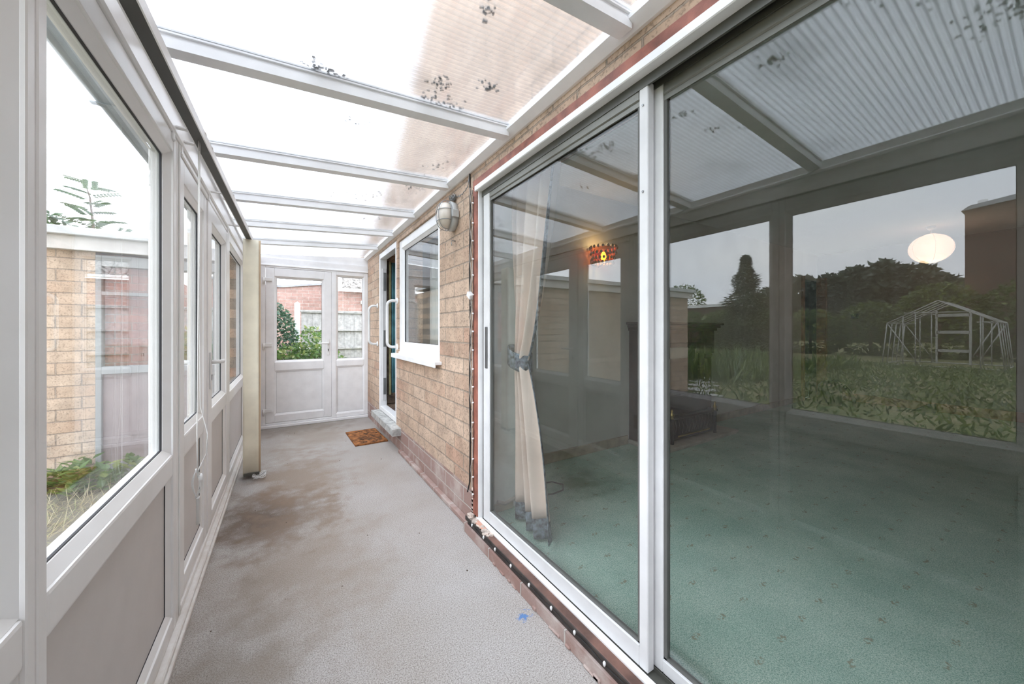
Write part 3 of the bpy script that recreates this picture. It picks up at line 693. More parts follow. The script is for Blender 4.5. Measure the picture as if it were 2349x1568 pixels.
# broken mortar at the near corner of the sill
b = MB()
for k in range(90):
    y = random.uniform(1.72, 1.985); x = random.uniform(0.925, 0.982); a = random.uniform(0.004, 0.014)
    b.box((x - a, y - a, 0.08), (x + a, y + a, 0.088 + random.uniform(0, 0.006) + (random.uniform(0, 0.02) if y > 1.94 else 0)), 0.002, 1, Matrix.Rotation(random.uniform(0, 3), 3, 'Z'))
for k in range(16):
    z = random.uniform(0.09, 0.24); b.box((0.955, 1.925 + 0.1 * (z - 0.09), z), (0.972, 1.99, z + 0.02), 0.003)
b.box((0.93, 1.80, 0.08), (0.965, 1.90, 0.0905), 0.003, mi=1)
tag(b.out('loose_mortar', ['mortar', simple('pink_brick_fragment', (0.62, 0.33, 0.24), 0.9)]), 'crumbled pinkish mortar on the corner of the patio door sill', 'mortar', kind='stuff')

# ================================================================== RIGHT WALL FITTINGS
def grab(y, label):
    t = thing('grab_rail', label, 'grab rail', (XR, y, 1.02), group='white grab rails by the back door')
    z0, z1, xo = 1.03, 1.50, 0.87
    pts = [(XR, y, z0)]
    for k in range(7):
        a = PI / 2 * k / 6; pts.append((xo + 0.05 - 0.05 * math.sin(a), y, z0 + 0.05 - 0.05 * math.cos(a)))
    for k in range(7):
        a = PI / 2 * k / 6; pts.append((xo + 0.05 - 0.05 * math.cos(a), y, z1 - 0.05 + 0.05 * math.sin(a)))
    pts.append((XR, y, z1))
    m = MB(); m.tube(pts, 0.0145, 12); m.out('bar', 'plastic', t)
    for z in (z0, z1):
        m = MB(); m.lathe([(0.033, -0.002), (0.033, 0.004), (0.028, 0.009), (0.016, 0.011)][::-1], (XR, y, z), 'x', 20)
        for v in m.bm.verts: v.co.x = 2 * XR - v.co.x
        m.out('flange', 'plastic', t)
grab(3.765, 'white curved grab rail between the back door and kitchen window')
grab(4.70, 'white curved grab rail on the brick beyond the back door')

t = thing('bulkhead_lamp', 'oval bulkhead lamp with wire guard high on the brick wall', 'wall lamp', (XR, 2.33, 1.97))
b = MB(); b.lathe([(0.075, 0.0), (0.078, 0.035), (0.070, 0.045)], (0, 0, 0), 'x', 28, sx=1.0, sy=1.28)
for v in b.bm.verts: v.co = V((XR - v.co.x, 2.285 + v.co.y, 1.965 + v.co.z))
b.out('base', 'grey_base', t)
b = MB(); b.lathe([(0.066, 0.045), (0.066, 0.075), (0.058, 0.098), (0.038, 0.112), (0.012, 0.117)], (0, 0, 0), 'x', 28, sx=1.0, sy=1.32)
for v in b.bm.verts: v.co = V((XR - v.co.x, 2.285 + v.co.y, 1.965 + v.co.z))
b.out('lens', 'opal', t)
b = MB()
def cage(fn, closed=False): b.tube([fn(k / 16) for k in range(17)], 0.0022, 6, closed=False)
for o_ in (-0.024, 0.024):
    cage(lambda s, o_=o_: (XR - (0.048 + 0.074 * math.sin(PI * s) ** 0.6), 2.285 + o_, 1.965 + 0.094 * math.cos(PI * s)))
for o_ in (-0.04, 0.03):
    cage(lambda s, o_=o_: (XR - (0.048 + 0.072 * math.sin(PI * s) ** 0.6), 2.285 + 0.070 * math.cos(PI * s), 1.965 + o_))
b.tube([(XR - 0.05, 2.285 + 0.074 * math.cos(2 * PI * k / 24), 1.965 + 0.098 * math.sin(2 * PI * k / 24)) for k in range(24)], 0.003, 6, closed=True)
b.out('wire_guard', 'wire', t)
b = MB(); b.box((XR - 0.05, 2.195, 1.94), (XR - 0.005, 2.211, 1.99), 0.003); b.out('side_lug', 'grey_base', t)

# cable from the lamp, coiled, to the roof edge
m = MB(); pts = [(XR - 0.03, 2.285, 2.06)]
for k in range(40):
    a = k * 0.9; pts.append((XR - 0.02 - 0.012 * math.cos(a), 2.29 + 0.025 * math.sin(a) - 0.004 * k * 0.3, 2.085 + 0.018 * math.cos(a * 1.3)))
for k in range(14):
    s = k / 13; pts.append((XR - 0.01, 2.245 - 0.19 * s, 2.09 - 0.018 * math.sin(s * PI) + 0.006 * math.sin(k * 2.2)))
pts += [(XR - 0.008, 2.05, 2.11), (XR - 0.008, 2.03, 2.16)]
m.tube(pts, 0.0028, 6); tag(m.out('lamp_cable', 'wire'), 'grey cable coiled above the bulkhead lamp', 'cable')
m = MB(); m.tube([(XR, 2.27, 1.80), (XR - 0.025, 2.27, 1.80), (XR - 0.03, 2.268, 1.785), (XR - 0.028, 2.262, 1.765)], 0.0035, 6); tag(m.out('wall_hook', 'wire'), 'small dark hook in the brick below the bulkhead lamp', 'hook')
m = MB(); pts = [(XR - 0.006, 2.03 + 0.004 * math.sin(z * 9), z) for z in [2.165 - 0.1 * k for k in range(20)]]; pts += [(XR - 0.008, 2.035, 0.25), (XR - 0.015, 2.045, 0.2)]
m.tube(pts, 0.0045, 6); tag(m.out('wall_cable', 'cable'), 'black cable running down the brick beside the patio door', 'cable')
m = MB(); pts = [(XR - 0.008, 1.995 + 0.012 * math.sin(z * 23) + 0.006 * math.sin(z * 57), z) for z in [2.05 - 0.03 * k for k in range(62)]]; m.tube(pts, 0.0035, 5)
pts = [(XR - 0.013, 2.004 + 0.010 * math.sin(z * 31 + 1), z) for z in [2.07 - 0.03 * k for k in range(45)]]; m.tube(pts, 0.003, 5)
tag(m.out('twisted_flex', 'white_cable'), 'dusty pale twisted flex beside the red door jamb', 'cable')
t = thing('string_lights', 'white bulb string lights round the patio door jamb and sill', 'string lights', (0.95, 1.95, 0.1))
m = MB(); pts = [(0.952, 1.955 + 0.004 * math.sin(k), 2.0 - k * 0.06) for k in range(31)]; m.tube(pts, 0.0018, 5)
pts = [(0.912, 1.93 - 0.05 * k, 0.074 + 0.004 * math.sin(k * 1.7)) for k in range(48)]; m.tube(pts, 0.0018, 5); m.out('wire', 'cable', t)
for k in range(17):
    z = 1.95 - k * 0.108 + random.uniform(-.01, .01); m = MB(); m.lathe([(0.001, -0.006), (0.005, -0.004), (0.0055, 0.004), (0.002, 0.009)], (0.946, 1.952, z), 'x', 8); m.out('bulb', 'bulb', t)
for k in range(11):
    y = 1.90 - k * 0.15 + random.uniform(-.02, .02); m = MB(); m.lathe([(0.002, -0.010), (0.0055, -0.003), (0.0055, 0.004), (0.001, 0.009)], (0.910, y, 0.078), 'z', 8); m.out('bulb', 'bulb', t)
t = thing('contact_sensor', 'small white box tilted on the brick edge by the jamb', 'sensor', (XR, 1.99, 1.40))
m = MB(); m.box((0.935, 1.97, 1.395), (0.965, 2.02, 1.425), 0.003, 1, Matrix.Rotation(0.6, 3, 'X')); m.out('cover', 'plastic', t)
m = MB(); m.tube([(0.95, 1.98, 1.39), (0.952, 1.965, 1.37), (0.95, 1.99, 1.35), (0.952, 1.975, 1.32)], 0.0018, 5); m.out('wire', 'white_cable', t)

# ---- door mat
t = thing('door_mat', 'brown coir doormat with dark print by the back door step', 'doormat', (0.77, 4.3, 0.0))
mt = MB(); R = Matrix.Rotation(0.03, 3, 'Z')
mt.box((0.60, 4.02, 0.0), (0.93, 4.60, 0.016), 0.004, 2, R); m = mt
for k in range(46):
    x, y = random.uniform(0.64, 0.90), random.uniform(4.06, 4.56); a = random.uniform(0.004, 0.013); m.box((x - a * 2.2, y - a * 0.9, 0.012), (x + a * 2.2, y + a * 0.9, 0.0168), 0.001, 1, Matrix.Rotation(random.uniform(0, 3), 3, 'Z'), mi=1)
m.out('pile', ['coir', 'coir_dark'], t)
# small grit on the floor
m = MB()
for k in range(26):
    x, y = random.uniform(-0.28, 0.85), random.uniform(0.9, 5.0); a = random.uniform(0.001, 0.0035); m.box((x - a, y - a, 0), (x + a, y + a, a), 0)
tag(m.out('floor_grit', 'bark'), 'specks of grit scattered on the lean-to floor', 'grit', kind='stuff')

# ================================================================== VERTICAL BLIND
t = thing('vertical_blind', 'vertical blind with dark headrail and cream louvres bunched at far end', 'blind', (-0.25, 3.72, 1.9))
hx = lambda y: -0.30 + 0.05 * (y - 1.13) / 2.6
hz = 1.945
m = MB(); y0, y1 = -0.9, 3.74
for (da, db, za, zb, mi) in ((-0.020, 0.014, 0.0, 0.030, 0), (0.014, 0.018, -0.001, 0.034, 1), (-0.024, -0.020, -0.001, 0.034, 1)):
    m.prism([(hx(y0) + da, y0, hz + za), (hx(y0) + db, y0, hz + za), (hx(y0) + db, y0, hz + zb), (hx(y0) + da, y0, hz + zb)], (hx(y1) - hx(y0), y1 - y0, 0), mi)
m.out('headrail', [simple('dark_headrail', (0.055, 0.055, 0.05), 0.45), 'alu_white'], t)
for y in (0.3, 1.02, 1.86, 1.99, 2.62, 3.38):
    m = MB(); m.box((-0.365, y - 0.012, hz + 0.030), (hx(y) + 0.02, y + 0.012, hz + 0.035)); m.box((-0.372, y - 0.014, hz - 0.02), (-0.360, y + 0.014, hz + 0.036), 0.003); m.out('bracket', 'plastic', t)
for k in range(13):
    y = 3.58 + 0.0125 * k; tw = random.uniform(-0.12, 0.12); m = MB(); x0 = -0.236 + (0.012 if k in (1, 2) else 0)
    def fn(u, v, y=y, tw=tw):
        s = (u - 0.5) * 0.104
        return (x0 + s * math.cos(tw), y + s * math.sin(tw) + 0.007 * (1 - (2 * u - 1) ** 2) + 0.01 * (1 - v) * random.choice((0, 0)), 0.045 + v * (hz - 0.06))
    m.grid(fn, 6, 8); m.out('louvre', 'louvre2' if k in (1, 2) else 'louvre', t, solid=0.0012)
m = MB()
for k in range(13):
    y = 3.58 + 0.0125 * k; m.box((-0.285, y - 0.002, 0.03), (-0.18, y + 0.003, 0.055), 0.001)
m.out('bottom_weight', 'alu_dark', t)
m = MB()
for q in range(10):
    a0 = random.uniform(0, 6); pts = []
    for k in range(10): pts.append((-0.20 + 0.045 * math.sin(a0 + k * 0.7) + 0.02, 3.58 + 0.06 * math.cos(a0 * 2 + k * 0.8) - 0.01, 0.012 + 0.03 * abs(math.sin(k * 0.6 + a0))))
    m.tube(pts, 0.0015, 5)
m.out('bead_chain', 'plastic', t)
m = MB(); xc, yc = -0.29, 1.862
m.tube([(xc, yc, hz), (xc - 0.002, yc + 0.004, 1.4), (xc - 0.004, yc - 0.004, 0.8), (xc - 0.003, yc, 0.62)], 0.0018, 5)
m.tube([(xc + 0.002, yc + 0.015, hz), (xc, yc + 0.01, 1.3), (xc + 0.004, yc + 0.008, 0.9), (xc + 0.020, yc + 0.045, 0.78), (xc + 0.018, yc + 0.04, 0.70), (xc, yc + 0.01, 0.655), (xc - 0.002, yc, 0.64)], 0.0018, 5)
for q in range(3):
    m.tube([(xc - 0.006 + 0.012 * math.sin(k / 12 * PI) * (1 + 0.4 * q) - 0.004, yc + 0.004 * q, 0.655 - 0.115 * k / 12) for k in range(13)], 0.0015, 5)
    m.tube([(xc - 0.006 - 0.010 * math.sin(k / 12 * PI) * (1 + 0.3 * q), yc + 0.003 * q, 0.655 - 0.115 * k / 12) for k in range(13)], 0.0015, 5)
m.lathe([(0.002, 0.02), (0.006, 0.012), (0.0075, -0.006), (0.003, -0.012)], (xc + 0.008, yc, 0.615), 'z', 10)
m.out('pull_cord', 'plastic', t)
m = MB(); m.box((xc - 0.006, yc - 0.016, 0.44), (xc + 0.004, yc + 0.014, 0.545), 0.012, 3); m.out('cord_weight', simple('dull_plastic', (0.60, 0.59, 0.57), 0.5), t)

# ================================================================== LOUNGE CONTENTS
t = thing('curtain', 'beige curtain held by a grey floral tie behind the patio door', 'curtain', (1.17, 1.65, 0.1))
def cur(z):
    """near and far edge along Y, as the cloth gathers to the tie"""
    zt = 1.04
    if z > zt:
        s = min(1, (z - zt) / 1.0); return 1.85, 1.69 - 0.30 * s ** 0.75
    s = (zt - z) / 0.95; return 1.85, 1.70 - 0.24 * s ** 0.8
def cfn(z0, z1, xs=0.0, uw=(0, 1)):
    def fn(u, v):
        uu = uw[0] + (uw[1] - uw[0]) * u
        z = z0 + (z1 - z0) * v; a, b_ = cur(z); wd = a - b_
        y = a + (b_ - a) * uu
        return (1.165 + xs + (0.02 + 0.055 * wd) * math.sin(uu * 2 * PI * 3.5 + 0.9 * math.sin(uu * 9 + z * 2.5)) + 0.05 * (0.5 - uu), y, z)
    return fn
m = MB(); m.grid(cfn(0.20, 2.25), 90, 40); m.out('drape', 'curtain', t, solid=0.003)
m = MB(); m.grid(cfn(0.10, 0.20), 90, 3); m.out('hem', 'curtain_grey', t, solid=0.003)
m = MB(); m.grid(cfn(0.12, 2.25, 0.004, (0.985, 1.01)), 3, 40); m.out('edge_trim', 'curtain_grey', t, solid=0.004)
m = MB(); n = 24
m.grid(lambda u, v: (1.165 + 0.062 * math.cos(2 * PI * u), 1.775 + 0.088 * math.sin(2 * PI * u), 0.985 + 0.10 * v + 0.03 * math.sin(2 * PI * u)), n, 3); m.out('tie_back', 'curtain_grey', t, solid=0.006)
m = MB()
m.tube([(1.20, 1.86, 0.089), (1.28, 1.84, 0.086), (1.36, 1.86, 0.086), (1.43, 1.92, 0.086), (1.42, 1.99, 0.086), (1.36, 2.02, 0.09)] , 0.005, 6)
pts = [(1.36, 2.02, 0.09), (1.44, 1.98, 0.086), (1.54, 1.94, 0.086), (1.64, 1.95, 0.086), (1.70, 2.02, 0.086), (1.66, 2.10, 0.086), (1.54, 2.13, 0.086), (1.44, 2.12, 0.088)]
m.tube(pts, 0.005, 6); tag(m.out('floor_cable', 'cable'), 'black cable looping over the green carpet below the curtain', 'cable')
m = MB(); m.tube([(1.10, 1.925, 0.15), (1.15, 1.92, 0.13), (1.20, 1.915, 0.145), (1.25, 1.90, 0.16)], 0.012, 6); m.box((1.235, 1.87, 0.082), (1.275, 1.90, 0.15), 0.006)
tag(m.out('bundled_flex', 'white_cable'), 'bundle of pale flex at the foot of the white reveal', 'cable')

# fireplace
t = thing('fireplace', 'dark mahogany fireplace surround on a buff marble hearth', 'fireplace', (3.45, 2.3, 0.08))
m = MB(); m.box((2.87, 2.03, 0.08), (4.16, 2.43, 0.098), 0.004); m.box((2.86, 2.02, 0.10), (4.17, 2.43, 0.12), 0.004); m.out('hearth', 'hearth', t)
m = MB(); m.box((2.84, 2.165, 1.255), (4.15, 2.43, 1.28), 0.006); m.box((2.86, 2.185, 1.225), (4.12, 2.43, 1.256), 0.006); m.box((2.875, 2.20, 1.195), (4.07, 2.43, 1.226), 0.004); m.out('mantel_shelf', 'mahogany', t)
m = MB(); m.box((2.89, 2.225, 0.12), (3.03, 2.43, 1.20), 0.004); m.box((3.86, 2.225, 0.12), (4.0, 2.43, 1.20), 0.004); m.box((3.84, 2.21, 0.95), (4.03, 2.43, 1.2), 0.004); m.box((3.86, 2.215, 0.90), (4.01, 2.43, 0.95), 0.01)
m.box((3.03, 2.235, 1.07), (3.86, 2.43, 1.20), 0.003); m.out('pilaster', 'mahogany', t)
m = MB(); m.box((3.03, 2.30, 0.12), (3.86, 2.43, 0.90)); m.box((3.03, 2.30, 1.02), (3.86, 2.43, 1.07)); m.box((3.70, 2.30, 0.90), (3.86, 2.43, 1.02)); m.out('back_panel', 'black', t)
m = MB(); m.box((3.03, 2.31, 0.90), (3.70, 2.42, 1.02), 0.004); m.out('cream_panel', 'plaster', t)
t = thing('electric_fire', 'black basket electric fire with brass finials on the hearth', 'electric fire', (3.45, 2.18, 0.12))
m = MB(); m.box((3.08, 2.12, 0.14), (3.86, 2.28, 0.36), 0.006); m.box((3.12, 2.16, 0.36), (3.82, 2.29, 0.56), 0.01); m.box((3.05, 2.10, 0.34), (3.90, 2.29, 0.365), 0.004); m.out('body', 'black', t)
for k in range(12):
    m = MB(); x = 3.16 + k * 0.056; m.tube([(x, 2.105, 0.20), (x, 2.09, 0.26), (x, 2.105, 0.34)], 0.005, 6); m.out('basket_bar', 'black', t)
for x in (3.10, 3.84):
    m = MB(); m.tube([(x, 2.10, 0.12), (x, 2.10, 0.36)], 0.016, 10); col_ = m.out('column', 'black', t)
    m = MB(); m.lathe([(0.02, 0.0), (0.012, 0.012), (0.022, 0.03), (0.022, 0.04), (0.008, 0.06), (0.012, 0.07), (0.003, 0.09)], (x, 2.10, 0.36), 'z', 14); m.out('finial', 'brass', col_)
m = MB(); m.box((3.2, 2.098, 0.17), (3.74, 2.103, 0.185)); m.out('brass_strip', 'brass', t)

# paper lantern
t = thing('paper_lantern', 'glowing round paper lantern hanging from the lounge ceiling', 'pendant light', (6.60, 1.03, 2.45))
LC = V((6.60, 1.02, 2.185))
m = MB(); prof = []
N = 34; RZ, RR = 0.172, 0.19
for k in range(N + 1):
    a = -PI / 2 + PI * k / N; r_ = RR * math.cos(a); prof.append((max(0.045, r_ * (0.985 if k % 2 else 1.0)), RZ * math.sin(a)))
m.lathe(prof, LC, 'z', 40)
mm, tt, pp = new_mat('lit_rice_paper')
pp.inputs['Base Color'].default_value = (0.85, 0.75, 0.62, 1)
s_ = tt.nodes.new('ShaderNodeSeparateXYZ'); tt.links.new(pos(tt), s_.inputs[0])
rb = math_n(tt, 'FRACT', math_n(tt, 'MULTIPLY', s_.outputs[2], 1 / 0.0135)); rbr = ramp(tt, rb, [(0.0, 0.62), (0.25, 1.0), (0.7, 1.0), (1.0, 0.62)])
lw = tt.nodes.new('ShaderNodeVectorMath'); lw.operation = 'DISTANCE'; tt.links.new(pos(tt), lw.inputs[0]); lw.inputs[1].default_value = (6.43, 0.98, 2.16)
ecol = ramp(tt, lw.outputs['Value'], [(0.03, (1.0, 0.86, 0.60)), (0.14, (1.0, 0.70, 0.48)), (0.30, (0.92, 0.55, 0.42))])
tt.links.new(mixc(tt, 1.0, ecol, rbr, 'MULTIPLY'), pp.inputs['Emission Color']); pp.inputs['Emission Strength'].default_value = 0.43
m.out('paper_shade', mm, t)
m = MB()
for k in range(6):
    a0 = 2 * PI * k / 6 + 0.35
    m.tube([LC + V(((RR + 0.001) * math.cos(-PI / 2 + PI * j / 16) * math.cos(a0), (RR + 0.001) * math.cos(-PI / 2 + PI * j / 16) * math.sin(a0), RZ * math.sin(-PI / 2 + PI * j / 16))) for j in range(1, 16)], 0.0022, 5)
m.out('support_rib', emis('warm_rib', (0.75, 0.48, 0.36), 0.28), t)
m = MB(); m.tube([(6.60, 1.02, 2.45), (6.60, 1.02, 2.35)], 0.004, 6); m.out('flex', 'plastic', t)
m = MB(); m.lathe([(0.012, -0.045), (0.03, -0.03), (0.045, 0.0)], (6.60, 1.02, 2.45), 'z', 20); m.out('ceiling_rose', 'plastic', t)
ld = bpy.data.lights.new('lantern_light', 'POINT'); ld.energy = 1.6; ld.color = (1, 0.66, 0.40); ld.shadow_soft_size = 0.19
lo = bpy.data.objects.new('lantern_light', ld); C.objects.link(lo); lo.location = (6.60, 1.02, 1.95); lo.parent = t; lo.matrix_parent_inverse = Matrix.Translation(-V(t.location))

# amber wall lamp
t = thing('amber_wall_lamp', 'amber beaded glass wall lamp glowing behind the patio door', 'wall lamp', (2.41, 2.43, 1.86))
AC = V((2.41, 2.31, 1.80))
am = glass_mat('amber_glass', 2.0, (0.9, 0.5, 0.14))
m = MB()
m.grid(lambda u, v: tuple(AC + V(((0.085 + 0.035 * v) * math.cos(2 * PI * u), (0.085 + 0.035 * v) * math.sin(2 * PI * u), 0.13 * v))), 24, 4); bowl = m.out('glass_bowl', am, t, solid=0.003)
m = MB()
for k in range(18):
    a = 2 * PI * k / 18
    for (rr, zz_) in ((0.118, 0.135), (0.108, 0.085), (0.097, 0.04), (0.088, 0.0)):
        tmp = bmesh.new(); bmesh.ops.create_uvsphere(tmp, u_segments=8, v_segments=6, radius=0.012)
        for f in tmp.faces: f.smooth = True
        q = AC + V((rr * math.cos(a + zz_ * 3), rr * math.sin(a + zz_ * 3), zz_)); m._merge(tmp, lambda p, q=q: V((p.x, p.y, p.z * 1.25)) + q)
m.out('bead', simple('dark_amber_bead', (0.45, 0.24, 0.05), 0.1), bowl)
m = MB(); m.lathe([(0.008, -0.03), (0.026, 0.0), (0.018, 0.035), (0.008, 0.05)], AC + V((0, 0, 0.05)), 'z', 14); m.out('lamp_bulb', emis('glowing_bulb', (1.0, 0.66, 0.30), 9), t)
al = bpy.data.lights.new('amber_light', 'POINT'); al.energy = 0.5; al.color = (1, 0.62, 0.25); al.shadow_soft_size = 0.03
ao = bpy.data.objects.new('amber_light', al); C.objects.link(ao); ao.location = (2.41, 2.30, 1.96); ao.parent = t; ao.matrix_parent_inverse = Matrix.Translation(-V(t.location))
m = MB(); m.tube([AC + V((0, 0.0, 0.0)), AC + V((0, 0.06, -0.03)), (2.41, 2.43, 1.83)], 0.008, 8); m.lathe([(0.04, -0.012), (0.045, 0.0)], (2.41, 2.43, 1.83), 'y', 16); m.out('bracket', 'brass', t)
# vacuum, box and switch
t = thing('vacuum_cleaner', 'dark vacuum cleaner with looping hose against the far wall', 'vacuum cleaner', (6.95, 2.05, 0.08))
m = MB(); m.lathe([(0.13, 0.0), (0.14, 0.04), (0.14, 0.28), (0.10, 0.34), (0.05, 0.36)], (6.95, 2.08, 0.08), 'z', 20); m.out('body', 'black', t)
m = MB(); m.tube([(6.95 , 2.08, 0.42)] + [(6.95 + 0.02 * k / 10, 2.08 - 0.28 * math.sin(PI / 2 * k / 10), 0.08 + 0.36 * math.cos(PI / 2 * k / 10) + 0.01) for k in range(1, 11)], 0.022, 8); m.out('hose', 'black', t)
m = MB(); m.prism([(7.42, 1.10, 0.08), (7.42, 1.32, 0.08), (7.42, 1.17, 0.19), (7.42, 1.12, 0.20)], (0.1, 0, 0)); tag(m.out('black_wedge', 'black'), 'small dark wedge-shaped object at the far skirting', 'box')
t = thing('wall_switch', 'dark square switch on the far lounge wall', 'switch', (7.58, 1.96, 1.42)); m = MB(); m.box((7.568, 1.915, 1.385), (7.58, 2.0, 1.46), 0.003); m.out('plate', 'black', t); m = MB(); m.box((7.563, 1.945, 1.405), (7.569, 1.97, 1.44), 0.002); m.out('rocker', 'alu_dark', t)

# kitchen curtain, back-door curtain
t = thing('kitchen_curtain', 'pale grey-green curtain inside the kitchen window', 'curtain', (1.3, 3.3, 1.0))
m = MB(); m.grid(lambda u, v: (1.30 + 0.02 * math.sin(u * 60), 2.58 + u * 1.12, 0.98 + v * 1.1), 120, 4); m.out('drape', simple('grey_green_voile', (0.60, 0.64, 0.61), 0.9), t, solid=0.003)
m = MB(); m.grid(lambda u, v: (1.12 + u * 0.13, 4.618 + 0.006 * math.sin(u * 30), 0.42 + v * 1.62), 30, 4); o = m.out('door_curtain', 'teal', None, solid=0.003); tag(o, 'teal curtain hanging inside the open back door', 'curtain')
m = MB(); m.box((1.088, 4.605, 0.40), (1.113, 4.636, 2.05), 0.003); tag(m.out('door_stud', 'ochre'), 'ochre painted strip inside the open back door', 'trim')
m = MB(); m.box((1.056, 4.622, 0.29), (1.09, 4.638, 2.06)); m.box((1.06, 4.60, 0.288), (1.24, 4.638, 0.40), 0.01); tag(m.out('door_lining', 'bark', None), 'dark brown lining at the hinge side of the back door', 'door lining')  # dark brown strip and low block along the far jamb

# ================================================================== DEBRIS ON ROOF
def clump(m, x, y, sx, sy, n, z_off=0.012):
    for k in range(n):
        a = random.uniform(0.002, 0.0055); px, py = x + random.gauss(0, sx), y + random.gauss(0, sy)
        z = roof_z(px) + z_off; m.box((px - a * 1.6, py - a, z), (px + a * 1.6, py + a, z + a * 0.7), 0.002, 1, Matrix.Rotation(random.uniform(0, 3), 3, 'Z'))
m = MB()
for (x, y, sx, sy, n) in ((0.54, 0.99, .015, .02, 16), (0.52, 1.39, .03, .02, 30), (0.71, 1.32, .02, .018, 26), (0.12, 1.50, .035, .02, 34), (0.29, 1.84, .03, .025, 16), (0.62, 1.50, .03, .025, 30), (0.52, 1.48, .015, .02, 12), (0.77, 2.50, .05, .06, 46),
                          (0.44, 2.85, .03, .05, 18), (0.55, 2.78, .03, .05, 14), (0.56, 0.62, .02, .02, 30), (0.32, 0.97, .012, .012, 12), (0.21, 0.86, .02, .02, 24), (0.6, 3.3, .05, .08, 26), (0.3, 2.9, .02, .05, 12), (0.8, 2.1, .03, .05, 14)):
    clump(m, x, y, sx, sy, n)
tag(m.out('roof_leaf_litter', 'moss'), 'dark specks of leaf litter lying on the translucent roof', 'leaf litter', kind='stuff')
m = MB()
for (x, y, sx, sy, n) in ((0.60, 0.30, .04, .04, 70), (0.75, 0.16, .04, .05, 70), (0.22, 0.10, .05, .05, 110), (0.45, 0.22, .03, .03, 20)): clump(m, x, y, sx, sy, n)
tag(m.out('roof_moss', 'moss_g'), 'green moss patches on the near end of the roof', 'moss', kind='stuff')

# ================================================================== OUTSIDE
def leaf_cloud(m, c, rad, n, size, flat=0.8, shell=0.5, mi=0, drop=0.0):
    c = V(c)
    for k in range(n):
        d = V((random.gauss(0, 1), random.gauss(0, 1), random.gauss(0, 1)))
        if d.length < 1e-3: continue
        d.normalize(); r_ = (shell + (1 - shell) * random.random() ** 0.5)
        p = c + V((d.x * rad[0] * r_, d.y * rad[1] * r_, d.z * rad[2] * r_))
        up = V((random.gauss(0, 1), random.gauss(0, 1), random.gauss(0, 1) + 0.5)); dr = V((random.gauss(0, 1) + d.x, random.gauss(0, 1) + d.y, random.gauss(0, 0.7) - drop))
        L = size * random.uniform(0.6, 1.3); m.leaf(p, dr, up, L, L * 0.55, mi)

gr = MB(); gr.box((-90, -40, -0.6), (-0.46, 60, -0.15)); gr.box((-0.46, 5.43, -0.6), (40, 60, -0.15)); gr.box((-0.46, -40, -0.6), (-0.44, 5.43, -0.15))
S_(gr.out('ground', 'lawn'), 'rough green lawn outside the lean-to', 'ground')
b = MB(); b.box((-2.6, -2.5, -0.16), (-0.46, 4.78, -0.138)); S_(b.out('path', 'conc'), 'grey concrete yard strip along the outside of the windows', 'path')
t = thing('garden_path', 'pale slab path crossing the lawn, seen reflected in the patio door', 'path', (-7, 6, -0.15))
for k in range(14):
    m = MB(); x, y = -4.6 - 0.62 * k, 3.9 + 0.36 * k; m.box((x - 0.28, y - 0.26, -0.15), (x + 0.28, y + 0.26, -0.12), 0.01, 1, Matrix.Rotation(0.2 + random.uniform(-.1, .1), 3, 'Z')); m.out('slab', 'step', t)

# garage
t = thing('garage', 'flat-roofed tan brick garage outside the left windows', 'garage', (-3.0, 5.6, -0.15))
m = MB(); m.box((-5.5, 4.75, -0.15), (-1.45, 4.87, 1.96)); m.box((-5.5, 4.87, -0.15), (-5.38, 7.4, 1.96)); m.box((-5.5, 7.4, -0.15), (-0.31, 7.52, 1.96)); m.box((-0.43, 5.43, -0.15), (-0.31, 7.4, 1.96)); m.box((-0.60, 4.76, -0.15), (-0.555, 4.87, 1.96))
m.out('brick_wall', 'brick_x', t)
m = MB(); m.box((-5.62, 4.62, 2.02), (-0.30, 7.6, 2.09), 0.004); m.out('flat_roof', 'fascia', t)
m = MB(); m.box((-5.58, 4.68, 1.90), (-0.56, 4.75, 2.02), 0.003); m.out('fascia_board', 'fascia2', t)
m = MB(); m.box((-1.45, 4.74, -0.12), (-1.41, 4.82, 1.88), 0.004); m.box((-0.72, 4.74, -0.12), (-0.6, 4.82, 1.88), 0.004); m.box((-1.41, 4.74, 1.78), (-0.72, 4.82, 1.88), 0.004); m.box((-1.41, 4.74, 1.52), (-0.72, 4.80, 1.55)); m.box((-1.41, 4.735, 0.80), (-0.72, 4.82, 0.87), 0.004); m.box((-1.41, 4.74, -0.12), (-0.72, 4.82, -0.02)); m.box((-1.08, 4.75, 1.55), (-1.055, 4.80, 1.78))
m.out('door_frame', simple('dull_grey_frame', (0.27, 0.285, 0.29), 0.6), t)
m = MB(); m.box((-1.41, 4.775, -0.02), (-0.72, 4.795, 0.80)); m.box((-1.30, 4.765, 0.22), (-0.78, 4.776, 0.25)); m.out('door_panel', 'mauve', t)
m = MB(); m.box((-1.41, 4.78, 0.87), (-0.72, 4.784, 1.78)); m.out('door_glass', glass_mat('garage_glass', 0.8, (0.9, 0.9, 0.9)), t)
m = MB(); m.box((-1.45, 4.84, 0.75), (-0.56, 4.9, 1.9)); m.out('reflection_slab', brick_mat('reflected_red_brick', 'xz-', (0.52, 0.20, 0.13), (0.42, 0.16, 0.11), (0.36, 0.18, 0.14), (0.42, 0.33, 0.28), scale=1.0), t)  # added brick slab imitating a red brick reflection in the door glass
m = MB(); m.box((-1.46, 4.79, -0.15), (-0.56, 5.05, -0.10)); m.out('inner_floor', 'conc', t)
